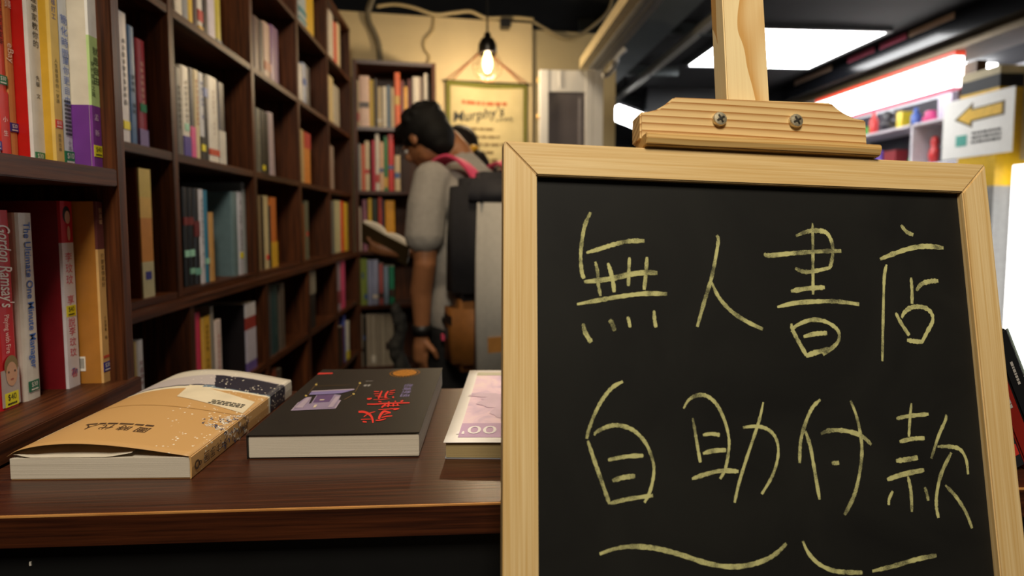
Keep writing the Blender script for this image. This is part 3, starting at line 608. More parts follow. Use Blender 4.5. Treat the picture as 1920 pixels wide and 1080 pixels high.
# front cover lifts a touch toward the fore edge
mb = MB(); n = 12
vs = [(WB*i/n, y, t_b+.0012*(i/n)**2+kk) for kk in (0, .0006) for y in (0, LB) for i in range(n+1)]
g = lambda s, j, i: s*2*(n+1)+j*(n+1)+i
fs = []
for i in range(n): fs += [(g(1,0,i), g(1,0,i+1), g(1,1,i+1), g(1,1,i)), (g(0,0,i), g(0,1,i), g(0,1,i+1), g(0,0,i+1)), (g(0,0,i), g(0,0,i+1), g(1,0,i+1), g(1,0,i)), (g(0,1,i+1), g(0,1,i), g(1,1,i), g(1,1,i+1))]
fs += [(g(0,0,0), g(1,0,0), g(1,1,0), g(0,1,0)), (g(0,0,n), g(0,1,n), g(1,1,n), g(1,0,n))]
mb.add(vs, fs); mb.build('front_cover', BLK, kb)
MB().box((0, 0, .0007), (.001, LB, t_b)).build('spine', BLK, kb)
bs = lambda p: Vector((p.x, p.y, t_b+.0012*(p.x/WB)**2+.0009))
def bpoly(name, polys, m_, dz=0):
    mb = MB()
    for pl in polys: mb.add([bs(bl(*q))+Vector((0, 0, dz)) for q in pl], [tuple(range(len(pl)))])
    return mb.build(name, m_, kb)
Z3 = lambda x, y: (440+x/3.692, 660+y/3.692)
Z12 = lambda x, y: (540+x/12, 700+y/12)
bpoly('gate_picture', [[Z12(*q) for q in ((60,860),(1075,815),(1190,630),(1145,615),(1195,510),(1075,490),(640,510),(520,690),(470,705),(540,545),(400,560),(235,675))]], mat('gate_lilac', '8a7c98', .5))
bpoly('gate_roof', [[Z12(*q) for q in ((470,505),(540,420),(1490,375),(1495,395),(1200,470),(650,500))]], mat('gate_roof_lilac', '7d72a4', .5), .0002)
bpoly('gate_roof_edge', [[Z12(*q) for q in ((520,440),(545,415),(1490,372),(1495,392),(1200,405))]], mat('gate_pale', 'a596a8', .5), .0003)
bpoly('gate_door', [[Z12(*q) for q in ((560,680),(665,510),(1050,490),(930,665))]], mat('gate_purple', '5b4470', .5), .0002)
bpoly('gate_columns', [[Z12(*q) for q in ((150,800),(330,800),(520,560),(430,565))], [Z12(*q) for q in ((890,790),(1010,785),(1180,540),(1080,545))], [Z12(*q) for q in ((60,862),(100,860),(250,670),(225,680))], [Z12(*q) for q in ((1040,818),(1078,815),(1195,632),(1165,630))]], mat('gate_pale', 'a596a8', .5), .0003)
bpoly('gate_plaque', [[Z12(*q) for q in ((700,635),(800,632),(830,610),(730,612))], [Z12(*q) for q in ((560,800),(620,795),(660,730),(600,735))]], mat('gate_cream', 'c8b8a4', .5), .0004)
bpoly('rope_lines', [[Z12(*q) for q in ((440,480),(460,480),(680,220),(665,220))], [Z12(*q) for q in ((1500,440),(1520,440),(1640,230),(1620,230))], [Z12(*q) for q in ((620,300),(1400,280),(1400,286),(620,307))], [Z12(*q) for q in ((1260,610),(1270,620),(1450,520),(1440,505))]], mat('rope_gold', '5a4426', .5))
bpoly('rope_knots', [[Z12(x+28*math.cos(a*.785), y+22*math.sin(a*.785)) for a in range(8)] for x, y in ((405,525),(1478,490),(635,272),(1620,242))], mat('knot_gold', 'b09850', .5), .0002)
bpoly('corner_label', [[Z12(*q) for q in ((660,40),(1000,28),(1015,0),(690,5))]], mat('label_red', 'c8342c', .5))
RED = mat('brush_red', 'd8281e', .5, vary=.1)
# brushed title: three characters set upside down along the cover
BR = [(60,[(165,735),(290,735),(400,775),(480,840),(520,930),(530,1020)]),(24,[(295,870),(390,800),(500,755),(590,735)]),(20,[(225,930),(400,925),(480,925)]),(36,[(270,988),(330,995),(375,1000)]),
 (62,[(680,930),(710,840),(770,760),(830,730),(980,770)]),(18,[(800,820),(880,790),(960,780)]),(30,[(750,890),(880,860),(1020,850)]),(30,[(600,960),(700,960),(860,920)]),
 (22,[(670,690),(850,680),(1040,670),(1200,660)]),(34,[(1050,690),(1110,685),(1180,665)]),(34,[(385,545),(600,545),(850,530),(1100,525),(1460,520)]),
 (42,[(750,640),(800,590),(870,540)]),(46,[(905,620),(930,550),(930,480)]),(46,[(1040,610),(1050,545)]),(42,[(1160,600),(1150,545)]),(18,[(760,600),(1000,590),(1210,590)]),
 (30,[(670,480),(710,485),(750,498)]),(35,[(1080,480),(1115,490)]),(32,[(1230,490),(1300,465)]),
 (44,[(385,410),(440,415),(500,395)]),(12,[(540,435),(750,430),(950,415)]),(44,[(670,415),(710,320),(760,210)]),(50,[(840,400),(860,300),(920,220)]),(24,[(820,385),(900,385)]),
 (18,[(560,230),(690,230)]),(18,[(560,290),(690,285)]),(18,[(580,340),(690,345)]),(20,[(960,220),(1100,195)]),(18,[(950,260),(1080,260)]),(18,[(930,305),(1040,300)]),(40,[(1035,400),(1050,360)]),(14,[(650,375),(800,375)])]
mb = MB(); bl13 = lambda q: bs(bl(660+q.x/13.5, 720+q.y/13.5))
for k_, (w_, pts) in enumerate(BR):
    pts = smooth_path([Vector((x, y, 0)) for x, y in pts], 5); n = len(pts); vs = []
    for i, q in enumerate(pts):
        t = (pts[min(i+1, n-1)]-pts[max(i-1, 0)]).normalized(); nr = Vector((-t.y, t.x, 0)); ww = w_/2*(.55+.45*math.sin(math.pi*min(1, .2+i/(n-1)*.75)))
        vs += [bl13(q+nr*ww)+Vector((0, 0, .00002*k_)), bl13(q-nr*ww)+Vector((0, 0, .00002*k_))]
    mb.add(vs, [(2*i, 2*i+1, 2*i+3, 2*i+2) for i in range(n-1)])
mb.build('brushed_title', RED, kb)
mb = MB()
for i, ch in enumerate('明新寬恕'): put_text(mb, ch, .0115, bl(*Z3(1180+i*8, 308-i*23)), Vector((-1, 0, 0)), Vector((0, -1, 0)))
mb.v = [tuple(bs(Vector(v))) for v in mb.v]; mb.build('cover_subtitle', mat('lilac_print', '8076a8', .5), kb)
mb = MB()
for i, ch in enumerate('林一著'[:2]): put_text(mb, ch, .010, bl(*Z3(918+i*16, 236-i*30)), Vector((-1, 0, 0)), Vector((0, -1, 0)))
mb.v = [tuple(bs(Vector(v))) for v in mb.v]; mb.build('author_name', mat('grey_print', 'b0aca8', .5), kb)
sc_ = bl(*Z3(1178,152))
mb = MB(); n = 24; mb.add([bs(Vector((sc_.x+.0155*math.cos(6.2832*i/n), sc_.y+.0155*math.sin(6.2832*i/n), 0))) for i in range(n)], [tuple(range(n))])
for i in range(32):
    a = 6.2832*i/32
    mb.add([bs(Vector((sc_.x+q*math.cos(b_), sc_.y+q*math.sin(b_), 0))) for q, b_ in ((.0175, a), (.0195, a), (.0195, a+.1), (.0175, a+.1))], [(0, 1, 2, 3)])
mb.build('gold_seal', mat('gold_seal', 'd08a26', .35, metal=.5, vary=.35, scale=300), kb)

# --- banknote-print notebook, half behind the chalkboard
c0, c1 = PZ(834, 860, ZD), PZ(938, 861, ZD); t_c = .0145
ax = (c1-c0).normalized(); angc = math.atan2(ax.y, ax.x); WC = .118
fc = PZ(845, 697, ZD+t_c)
nbk = empty('note_pad', c0, angc); tag(nbk, 'thick pad with white-bordered pink banknote cover, lying on counter beside chalkboard', 'notebook')
invc = (Matrix.Translation(c0) @ Matrix.Rotation(angc, 4, 'Z')).inverted(); LC = (invc @ fc).y
MB().box((.001, .001, .0006), (WC-.001, LC-.001, t_c)).build('page_block', LEAF_OLD, nbk, bevel=.0004)
MB().box((0, 0, 0), (WC, LC, .0005)).build('back_cover', mat('pad_grey', '8a8d94', .6), nbk)
csurf = lambda x, y: t_c+.0006+.0025*((y/LC-.45)**2)*2+.0006*math.sin(x/WC*3.1)
def cgrid(x0, x1, y0, y1, dz, n=10):
    mb = MB(); vs = [(x0+(x1-x0)*i/n, y0+(y1-y0)*j/n, csurf(x0+(x1-x0)*i/n, y0+(y1-y0)*j/n)+dz) for j in range(n+1) for i in range(n+1)]
    return mb.add(vs, [(j*(n+1)+i, j*(n+1)+i+1, (j+1)*(n+1)+i+1, (j+1)*(n+1)+i) for j in range(n) for i in range(n)])
o = cgrid(-.001, WC, -.0015, LC, 0).build('front_cover', mat('cover_white', 'f1ece6', .45, vary=.03), nbk, smooth=True)
so = o.modifiers.new('thickness', 'SOLIDIFY'); so.thickness = .0005; so.offset = -1
def note_print():
    m = mat('banknote_print', 'd9b6cf', .5, vary=.0); nt = m.node_tree; b = nt.nodes['Principled BSDF']; L = nt.links.new
    tc = nt.nodes.new('ShaderNodeTexCoord'); n = nt.nodes.new('ShaderNodeTexNoise'); n.inputs['Scale'].default_value = 26; n.inputs['Detail'].default_value = 3; n.inputs['Distortion'].default_value = 1.2
    r = nt.nodes.new('ShaderNodeValToRGB'); e = r.color_ramp.elements; e[0].position = .3; e[0].color = (*sl('c9aecb'), 1); e[1].position = .72; e[1].color = (*sl('f4dcd8'), 1)
    x = e.new(.5); x.color = (*sl('e8c8da'), 1)
    L(tc.outputs['Object'], n.inputs['Vector']); L(n.outputs['Fac'], r.inputs['Fac']); L(r.outputs[0], b.inputs['Base Color']); return m
cgrid(.011, WC-.009, .010, LC-.010, .0003).build('banknote_picture', note_print(), nbk, smooth=True)
cgrid(.011, WC-.009, LC-.026, LC-.012, .0005).build('picture_band', mat('note_olive', 'b9b49a', .5), nbk, smooth=True)
cgrid(.011, WC-.009, .010, .048, .0004).build('number_ground', mat('note_violet', 'bd9cc0', .5), nbk, smooth=True)
mb = put_text(MB(), '"100"', .030, (.040, .030, 0), Vector((-1, 0, 0)), Vector((0, -1, 0)), 0, 1.0)
mb.v = [(v[0], v[1], csurf(v[0], v[1])+.0008) for v in mb.v]; mb.build('printed_number', mat('number_print', 'eee9ea', .5), nbk)
mb = MB()
for (x, y, rx, ry) in ((.040, .115, .018, .02), (.05, .085, .012, .022), (.03, .14, .02, .008)):
    mb.add([(x+rx*math.cos(6.28*i/18)*(1+.25*math.sin(i*2.1)), y+ry*math.sin(6.28*i/18), csurf(x, y)+.0007) for i in range(18)], [tuple(range(18))])
mb.build('picture_shapes', mat('note_mauve', 'cdb2c8', .5), nbk)

# ================================================================== chalkboard and easel
def camdir(x, y, z): return (Rv*x - Uv*y + Fv*z).normalized()
vB = camdir(8, -8500, 1050)
uB = camdir(7250, 137, 1050); uB = (uB-vB*uB.dot(vB)).normalized(); nB = uB.cross(vB)*1.0   # x right, z up, y away
if nB.dot(Fv) > 0: nB = -nB        # toward the viewer
yB = -nB
O = C0 + ray(945, 264)*.404
W_ = (onplane(1848, 310, O, nB)-O).dot(uB); H_ = .56
FW = .0243
org = O - vB*H_
MTX = Matrix(((uB.x, yB.x, vB.x, org.x), (uB.y, yB.y, vB.y, org.y), (uB.z, yB.z, vB.z, org.z), (0, 0, 0, 1)))
MINV = MTX.inverted()
def bpx(x, y, off=0):
    """photograph pixel -> (u, v) on the board plane shifted off metres toward the viewer"""
    q = MINV @ onplane(x, y, O+nB*off, nB); return q.x, q.z
ch = empty('chalkboard', mtx=MTX); tag(ch, 'framed chalkboard with yellow-green chalk Chinese writing, standing on the easel', 'chalkboard')
TF = .013
def rail(pts, nm, m_): 
    MB().prism([(u, 0, v) for u, v in pts], (0, TF, 0)).build(nm, m_, ch, bevel=.0009)
g_ = .00025
rail([(0, H_), (W_, H_), (W_-FW, H_-FW), (FW, H_-FW)], 'top_rail', PINE_X)
rail([(0, 0), (FW, FW), (W_-FW, FW), (W_, 0)], 'bottom_rail', PINE_X)
rail([(0, g_), (0, H_-g_), (FW-g_, H_-FW-g_), (FW-g_, FW+g_)], 'left_stile', PINE_Z)
rail([(W_, g_), (W_-FW+g_, FW+g_), (W_-FW+g_, H_-FW-g_), (W_, H_-g_)], 'right_stile', PINE_Z)
REC = .0055
def slate():
    m = mat('chalkboard_slate', '161614', .62, vary=0); nt = m.node_tree; b = nt.nodes['Principled BSDF']; L = nt.links.new
    tc = nt.nodes.new('ShaderNodeTexCoord'); n = nt.nodes.new('ShaderNodeTexNoise'); n.inputs['Scale'].default_value = 9; n.inputs['Detail'].default_value = 6; n.inputs['Distortion'].default_value = .8
    r = nt.nodes.new('ShaderNodeValToRGB'); e = r.color_ramp.elements; e[0].position = .35; e[0].color = (*sl('131312'), 1); e[1].position = .8; e[1].color = (*sl('1f1f1c'), 1)
    L(tc.outputs['Object'], n.inputs['Vector']); L(n.outputs['Fac'], r.inputs['Fac']); L(r.outputs[0], b.inputs['Base Color']); b.inputs['Specular IOR Level'].default_value = .25; return m
MB().box((FW-.004, REC, FW-.004), (W_-FW+.004, REC+.004, H_-FW+.004)).build('slate_panel', slate(), ch)
def chalk():
    m = mat('chalk_yellow', 'b9b878', .95, vary=0); nt = m.node_tree; b = nt.nodes['Principled BSDF']; L = nt.links.new
    tc = nt.nodes.new('ShaderNodeTexCoord'); n = nt.nodes.new('ShaderNodeTexNoise'); n.inputs['Scale'].default_value = 1500; n.inputs['Detail'].default_value = 2
    n2 = nt.nodes.new('ShaderNodeTexNoise'); n2.inputs['Scale'].default_value = 90
    ad = nt.nodes.new('ShaderNodeMath'); ad.operation = 'MULTIPLY_ADD'; ad.inputs[1].default_value = .7
    r = nt.nodes.new('ShaderNodeValToRGB'); e = r.color_ramp.elements; e[0].position = .62; e[0].color = (*sl('55543a'), 1); e[1].position = .92; e[1].color = (*sl('c2c083'), 1)
    L(tc.outputs['Object'], n.inputs['Vector']); L(tc.outputs['Object'], n2.inputs['Vector']); L(n.outputs['Fac'], ad.inputs[0]); L(n2.outputs['Fac'], ad.inputs[2])
    L(ad.outputs[0], r.inputs['Fac']); L(r.outputs[0], b.inputs['Base Color']); return m
CHALK = chalk()
T1 = lambda x, y: (1000+x/2.842, 320+y/2.842)
T2 = lambda x, y: (1400+x/2.842, 320+y/2.842)
T3 = lambda x, y: (1000+x/2.7, 680+y/2.7)
T4 = lambda x, y: (1400+x/2.7, 680+y/2.7)
STROKES = [
 (T1, 20, [[(305,222),(275,290),(258,380),(252,460),(258,540),(270,575)], [(282,438),(350,418),(430,393),(510,376),(592,374)], [(330,485),(342,540),(345,600),(358,668)], [(397,492),(412,540),(425,600),(430,648)], [(512,462),(508,540),(506,615)], [(605,460),(600,540),(590,635)], [(270,593),(400,578),(520,552),(600,543),(660,545)], [(232,712),(350,690),(480,668),(600,655),(712,657)], [(265,815),(275,860),(308,915)], [(405,795),(420,815),(433,855)], [(502,778),(508,800),(515,835)], [(643,745),(645,790),(653,835)]]),
 (T1, 20, [[(975,345),(985,370),(968,480),(945,585),(910,700),(873,832)], [(948,590),(985,670),(1050,745),(1130,800),(1222,845)]]),
 (T2, 20, [[(262,348),(320,325),(380,320),(425,332),(452,380),(458,440),(448,500),(440,515)], [(95,438),(115,452),(250,440),(400,430),(503,428)], [(258,520),(300,538),(350,537),(445,517)], [(350,280),(352,400),(352,520),(353,660)], [(235,643),(320,628),(415,622)], [(162,727),(260,705),(380,697),(480,697),(598,712)], [(237,815),(245,850),(275,910),(318,985)], [(237,860),(265,825),(345,795),(420,805),(480,845),(492,890),(470,930),(405,980)], [(302,885),(360,870),(427,865)], [(315,988),(370,968),(440,952)]]),
 (T2, 20, [[(822,290),(850,325),(887,343)], [(710,472),(790,440),(880,412),(960,403),(1048,412)], [(745,500),(733,560),(728,700),(722,1015)], [(875,570),(880,640),(880,710)], [(903,640),(930,605),(975,590),(1020,587)], [(793,757),(820,810),(865,878)], [(825,785),(840,755),(880,728),(940,728),(980,755),(990,800),(960,860),(932,915)], [(853,903),(900,910),(938,912)]]),
 (T3, 18, [[(453,95),(400,125),(350,185),(310,260),(280,340),(270,385)], [(308,368),(320,350),(380,322),(440,318),(510,345),(570,410),(605,500),(608,570),(590,650),(562,708)], [(275,395),(310,500),(345,600),(385,715)], [(378,492),(470,475),(557,470)], [(400,598),(450,582),(515,573)], [(388,712),(480,690),(605,672)]]),
 (T3, 18, [[(760,232),(785,190),(830,165),(880,170),(930,215),(970,300),(990,390),(985,470),(970,540),(945,588)], [(806,280),(820,360),(835,450),(845,505)], [(858,366),(900,360),(943,366)], [(858,460),(910,446),(975,442)], [(802,588),(870,565),(950,547),(1038,550)], [(1060,328),(1130,322),(1190,340),(1230,390),(1238,470),(1210,570),(1155,665)], [(1163,200),(1140,300),(1080,480),(1040,610),(1018,708)]]),
 (T4, 18, [[(372,186),(330,230),(295,310),(272,400),(267,508)], [(295,345),(320,420),(340,530),(368,693)], [(375,360),(420,343),(500,345),(580,370),(630,415)], [(525,192),(555,270),(578,380),(582,470),(565,590),(540,680),(495,770)], [(430,507),(450,508),(467,506)]]),
 (T4, 18, [[(757,283),(820,270),(920,260)], [(833,205),(825,290),(820,375)], [(773,400),(840,385),(900,382)], [(755,497),(810,490),(865,480)], [(710,592),(790,565),(897,543)], [(815,575),(830,650),(835,755)], [(738,650),(720,690),(718,720)], [(900,630),(910,660),(918,698)], [(1007,262),(1005,290),(970,370),(933,485)], [(965,425),(1030,425),(1080,440),(1110,490),(1120,565)], [(1035,455),(985,560),(962,660),(960,730),(970,785)], [(1005,620),(1060,680),(1110,760),(1140,838)]]),
 (T3, 17, [[(335,968),(420,940),(510,930),(620,940),(740,970),(880,1015),(1000,1033),(1100,1022),(1180,995),(1235,960),(1280,915)]]),
 (T4, 17, [[(283,902),(310,960),(360,1015),(430,1050),(500,1060),(585,1062)], [(635,1055),(740,1030),(860,995),(960,975)]]),
]
cr = random.Random(5); nz_ = 0
for tf, wd, strokes in STROKES:
    mb = MB()
    for st in strokes:
        pts = [Vector((*bpx(*tf(x, y), -REC), 0)) for x, y in st]; pts = smooth_path(pts, 8)
        w0 = wd/2.8*.46/1050*.5*cr.uniform(.85, 1.1); nn = len(pts); ls, rs_ = [], []
        d0 = pts[1]-pts[0]; base = cr.uniform(.8, 1)
        for i, q in enumerate(pts):
            t = (pts[min(i+1, nn-1)]-pts[max(i-1, 0)]).normalized(); nrm = Vector((-t.y, t.x, 0)); s = i/(nn-1)
            ww = w0*(.55+.45*min(1, s*5))*(.75+.25*min(1, (1-s)*8))*(1+.18*cr.uniform(-1, 1))*(.8+.35*abs(t.x))
            ls.append(q+nrm*ww); rs_.append(q-nrm*ww)
        nz_ += 1; yy = REC-.00015-.000012*(nz_ % 12)
        vs = [(q.x, yy, q.y) for q in ls]+[(q.x, yy, q.y) for q in rs_]
        mb.add(vs, [(i, i+1, nn+i+1, nn+i) for i in range(nn-1)])
    mb.build('chalk_writing', CHALK, ch)

# easel: mast, shaped clamp block with lip, bolts, legs and tray
es = empty('easel', mtx=MTX); tag(es, 'pale pine easel with shaped clamp block bolted above the chalkboard', 'easel')
Tz = lambda x, y: (1100+x/2.341, y/2.341)
bp_ = [bpx(*Tz(*q), -.004) for q in ((235,490),(270,489),(305,481),(345,458),(385,425),(1075,450),(1102,474),(1130,494),(1175,517),(1228,528),(1230,612),(235,600))]
lo_v = H_+.0005
vl = min(v for u, v in bp_[-2:])
blk = MB().prism([(u, .004, v) for u, v in bp_[:-2]]+[(bp_[-2][0], .004, H_+.008), (bp_[-1][0], .004, H_+.008)], (0, .018, 0)).build('clamp_block', PINE_RING, es, bevel=.0012)
lu0, lu1 = bpx(*Tz(265, 615), .006)[0], bpx(*Tz(1297, 640), .006)[0]
ltop = .5*(bpx(*Tz(265, 590), .006)[1]+bpx(*Tz(1295, 620), .006)[1])
lt = max(ltop, H_+.009)
MB().prism([(lu0, y, z) for y, z in ((.018, H_+.0006), (.004, H_+.0006), (-.004, H_+.0016), (-.006, H_+.006), (-.006, lt-.001), (-.004, lt), (.018, lt))][::-1], (lu1-lu0, 0, 0)).build('clamp_lip', PINE_LIP, es, bevel=.0006)
STEEL = mat('bolt_steel', 'd8cdb0', .42, .85, vary=.3, scale=500)
for q in ((585, 522), (920, 530)):
    u, v = bpx(*Tz(*q), -.002); n = 20
    mb = MB(); R_ = .0056; prof = [(R_, .004), (R_, .0016), (R_*.9, .0008), (R_*.5, .0005), (.0001, .0004)]
    vs = [(u+r_*math.cos(6.2832*j/n), y_, v+r_*math.sin(6.2832*j/n)) for r_, y_ in prof for j in range(n)]
    mb.add(vs, [(i*n+j, i*n+(j+1) % n, (i+1)*n+(j+1) % n, (i+1)*n+j) for i in range(len(prof)-1) for j in range(n)])
    b_ = mb.build('bolt', STEEL, es)
    mb = MB()
    for a in (.5, .5+math.pi/2):
        c_, s_ = math.cos(a), math.sin(a); l, w2 = R_*.62, R_*.13
        mb.add([(u+c_*x-s_*z, -.0001+abs(x)/l*.0004, v+s_*x+c_*z) for x, z in ((-l, -w2), (0, -w2), (l, -w2), (l, w2), (0, w2), (-l, w2))], [(0, 1, 4, 5), (1, 2, 3, 4)])
    mb.build('bolt_slot', mat('slot_dark', '2a2620', .5, vary=0), b_)
mu0, mu1 = bpx(1357, 90, -.024)[0], bpx(1435, 90, -.024)[0]
fz = lambda u, y: -(MTX @ Vector((u, y, 0))).z/vB.z     # local v where this line meets the floor
mc = (mu0+mu1)/2
MB().box((mu0, .0222, fz(mc, .03)+.05), (mu1, .042, H_+.26)).build('mast', PINE_FIG, es, bevel=.001)
for s in (-1, 1):
    ub = mc+s*.20; a = (mc+s*.028, H_-.02); b2 = (ub, fz(ub, .03)+.003)
    MB().prism([(a[0]-.014, .0222, a[1]), (a[0]+.014, .0222, a[1]), (b2[0]+.014, .0222, b2[1]), (b2[0]-.014, .0222, b2[1])], (0, .018, 0)).build('leg', PINE_Z, es, bevel=.001)
MB().box((mc-.22, -.022, -.021), (mc+.22, .0218, -.001)).build('tray', PINE_X, es, bevel=.001)

# ================================================================== books standing on the counter's other end
lq = PZ(1898, 884, ZD)
LEAN = math.radians(-25)
lh = (PY(1882, 645, lq.y).z-ZD)/math.cos(LEAN)+.008
lx = lq.x
for i, (tk, col, wd) in enumerate(((.0135, '23262c', 'dark grey case with a small red corner mark'), (.0130, '8a2018', 'brick red case'), (.0150, '17181b', 'black case with pale edge'))):
    r = empty('leaning_case', (lx, lq.y, ZD)); r.rotation_euler = (0, LEAN, 0); tag(r, wd+' leaning on the counter behind the chalkboard', 'case', 'cases leaning on the counter')
    MB().box((0, 0, 0), (tk, .13, lh)).build('case_body', mat('case_'+col, col, .3, vary=.15), r, bevel=.0012)
    mb = marks(MB(), (tk*.5+.002, -.0004, lh*(.35, .45, .62)[i]), Vector((0, 0, 1)), Vector((-1, 0, 0)), .022, .004, 1, rnd); mb.build('spine_print', mat('grey_print', 'b0aca8', .5), r)
    if i == 0: MB().box((.002, -.0004, .012), (tk-.002, .0002, .022)).build('corner_mark', mat('label_red', 'c8342c', .5), r)
    if i == 2: MB().box((tk-.001, -.0008, 0), (tk+.0006, .0, lh)).build('pale_edge', mat('case_edge', '8a9a94', .3), r)
    lx += tk/math.cos(LEAN)+.0003

# ================================================================== far bookcase and its books
AF = (PY(818, 150, 3.05)-Q0).dot(E6)
fb = empty('far_bookcase', Q0, A6); tag(fb, 'dark brown bookcase of packed shelves against the cream wall', 'bookcase')
fp = lambda x, y: onplane(x, y, Q0, G6)
FZ = [fp(735, 118).z, fp(700, 241).z, fp(700, 361).z, fp(700, 474).z, fp(700, 576).z, fp(700, 692).z, .28]
FD = .235
MB().box((0, .0, 0), (.02, FD, FZ[0]+.01)).build('side_panel', WZ, fb); MB().box((AF-.02, 0, 0), (AF, FD, FZ[0]+.01)).build('side_panel', WZ, fb)
MB().box((.02, FD-.012, 0), (AF-.02, FD, FZ[0]-.01)).build('back_panel', WZ, fb)
for z in FZ: MB().box((.02 if z != FZ[0] else .02, .001, z-.01), (AF-.02, FD-.012, z+.01)).build('shelf', WX, fb)
FARB = [
 (1, 190, [(666,672,148,'cdbb98'),(672,692,140,'d8b8a8'),(692,701,147,'d8b62a'),(701,707,145,'2a1c14'),(707,716,160,'c8b48c'),(716,724,160,'d0c8b8'),(724,732,158,'5a7088'),(732,739,162,'cdb894'),(739,750,134,'d8622a'),(750,757,148,'6a1a14'),(757,764,160,'d8a030'),(764,773,146,'5a1812'),(773,786,142,'c8c0b4'),(786,795,142,'8a7a70'),(795,804,136,'d8d0c4')]),
 (2, 305, [(664,670,268,'8a9098'),(670,676,270,'c8b898'),(676,683,270,'cf5a40'),(683,692,263,'d0c0a0'),(697,703,262,'c8284a'),(703,711,250,'dcd4c8'),(711,719,265,'d8b090'),(719,727,254,'2f7a48'),(727,738,250,'c82a2a'),(739,750,290,'cdb894')]),
 (3, 425, [(664,676,388,'c8b8a8'),(679,688,374,'8a5a70'),(690,697,372,'d8b43a'),(697,708,373,'1c2a20'),(709,716,370,'a83a34'),(716,721,374,'2a2a44'),(722,740,376,'d89a24')]),
 (4, 530, [(667,673,486,'7a8a48'),(673,680,486,'8a9c4a'),(680,688,486,'7c9040'),(688,698,488,'8890b0'),(698,709,488,'949cba'),(710,718,495,'a85a5a'),(719,728,500,'7a90a8'),(729,739,500,'1f7a5c')]),
 (5, 630, [(668,676,592,'8a8070'),(676,684,596,'1c1814'),(686,695,592,'a09482'),(695,704,592,'a89c8a'),(704,713,592,'9c907e'),(713,722,592,'a89c88'),(722,738,592,'a09480')]),
]
FN = {1: 'top', 2: 'second', 3: 'middle', 4: 'fourth', 5: 'fifth'}
CW = {'cdbb98':'cream','d8b8a8':'pink-and-white','d8b62a':'yellow','2a1c14':'dark','c8b48c':'tan','d0c8b8':'white red-topped','5a7088':'blue','cdb894':'beige','d8622a':'tall orange','6a1a14':'maroon','d8a030':'gold','5a1812':'deep red','c8c0b4':'white and black','8a7a70':'grey brown','d8d0c4':'glossy white','8a9098':'blue-grey','c8b898':'cream','cf5a40':'red and cream','d0c0a0':'pale cream','c8284a':'crimson','dcd4c8':'white','d8b090':'peach','2f7a48':'green','c82a2a':'red','c8b8a8':'pale pink','8a5a70':'mauve','d8b43a':'yellow','1c2a20':'black green','a83a34':'brick red','2a2a44':'navy','d89a24':'mustard','7a8a48':'green','8a9c4a':'light green','7c9040':'grass green','8890b0':'lavender','949cba':'pale lavender','a85a5a':'dusty red','7a90a8':'light blue','1f7a5c':'teal green','8a8070':'grey','1c1814':'black','a09482':'beige-grey','a89c8a':'beige-grey','9c907e':'beige-grey','a89c88':'beige-grey','a09480':'beige-grey'}
fbr = random.Random(9)
for row, ym, lst in FARB:
    zb_ = FZ[row]+.01
    for i, (x0, x1, yt, col) in enumerate(lst):
        a = (fp(x0, ym)-Q0).dot(E6); b = (fp(x1, ym)-Q0).dot(E6); a = max(a, .0215 if i == 0 else fprev); b = min(max(b, a+.008), AF-.021); fprev = b+.0004
        t = max(b-a-.0006, .005); h = min(fp((x0+x1)/2, yt).z-zb_, FZ[row-1]-.012-zb_)
        lab = f'{CW[col]} book, {ORD[i]} from the corner on the {FN[row]} shelf of far bookcase'
        dp = .15; pos = Q0+E6*(a+b)/2+G6*(.02+fbr.uniform(0, .012))
        ro = cover_mesh(t, dp, h).build('book', cmat(col), None, (pos.x, pos.y, zb_)); ro.rotation_euler = (0, 0, A6-math.pi/2)
        tag(ro, lab, 'book', 'books in the far bookcase')
        MB().box((-dp+.001, -t/2+.0012, .001), (-.006, t/2-.0012, h-.001)).build('page_block', LEAF_Y, ro)
        if fbr.random() < .6:
            f = fbr.uniform(.05, .6); MB().box((-.0035, -t*.47, h*f), (.0005, t*.47, h*(f+fbr.uniform(.06, .2)))).build('spine_band', cmat(fbr.choice(['b83a30', 'e0d8c8', '3a5a90', 'c8a040', '40302a'])), ro)

# ================================================================== far wall fittings
WL = lambda x, y, off=.25: onplane(x, y, Q0+G6*off, G6)
# pendant lamp
pl_ = PY(914, 80, 2.96); ceil_z = 2.75
pe = empty('pendant_lamp', (pl_.x, pl_.y, pl_.z)); tag(pe, 'black caged pendant lamp with a glowing bulb hanging before the cloth banner', 'lamp')
zz = lambda y: PY(914, y, 2.96).z-pl_.z
MB().tube([(0, 0, zz(62)), (0, 0, ceil_z-pl_.z)], .005, 8).build('cord', black_m, pe)
SOC = mat('black_socket', '15110e', .3, vary=.1)
MB().lathe([(.006, zz(60)), (.016, zz(62)), (.019, zz(70)), (.034, zz(74)), (.047, zz(84)), (.049, zz(97)), (.044, zz(103)), (.041, zz(101)), (.044, zz(90)), (.03, zz(79)), (.001, zz(78))], n=28).build('shade', SOC, pe, smooth=True)
cg = MB()
for i in range(8):
    a = i*math.pi/4; cg.tube([(math.cos(a)*r_, math.sin(a)*r_, zz(y)) for r_, y in ((.044, 98), (.068, 112), (.078, 125), (.066, 140), (.03, 150))], .0012, 5)
for r_, y in ((.078, 125), (.03, 150)): cg.tube([(r_*math.cos(i*math.pi/12), r_*math.sin(i*math.pi/12), zz(y)) for i in range(25)], .0012, 5)
cg.build('wire_cage', mat('cage_wire', '5a3a20', .4, .6, vary=0), pe)
MB().lathe([(.0005, zz(136)), (.012, zz(134)), (.022, zz(127)), (.026, zz(119)), (.022, zz(110)), (.014, zz(102)), (.012, zz(92))], n=24).build('bulb', mat('bulb_glow', 'ffd27a', .3, vary=0, emit=14), pe, smooth=True)
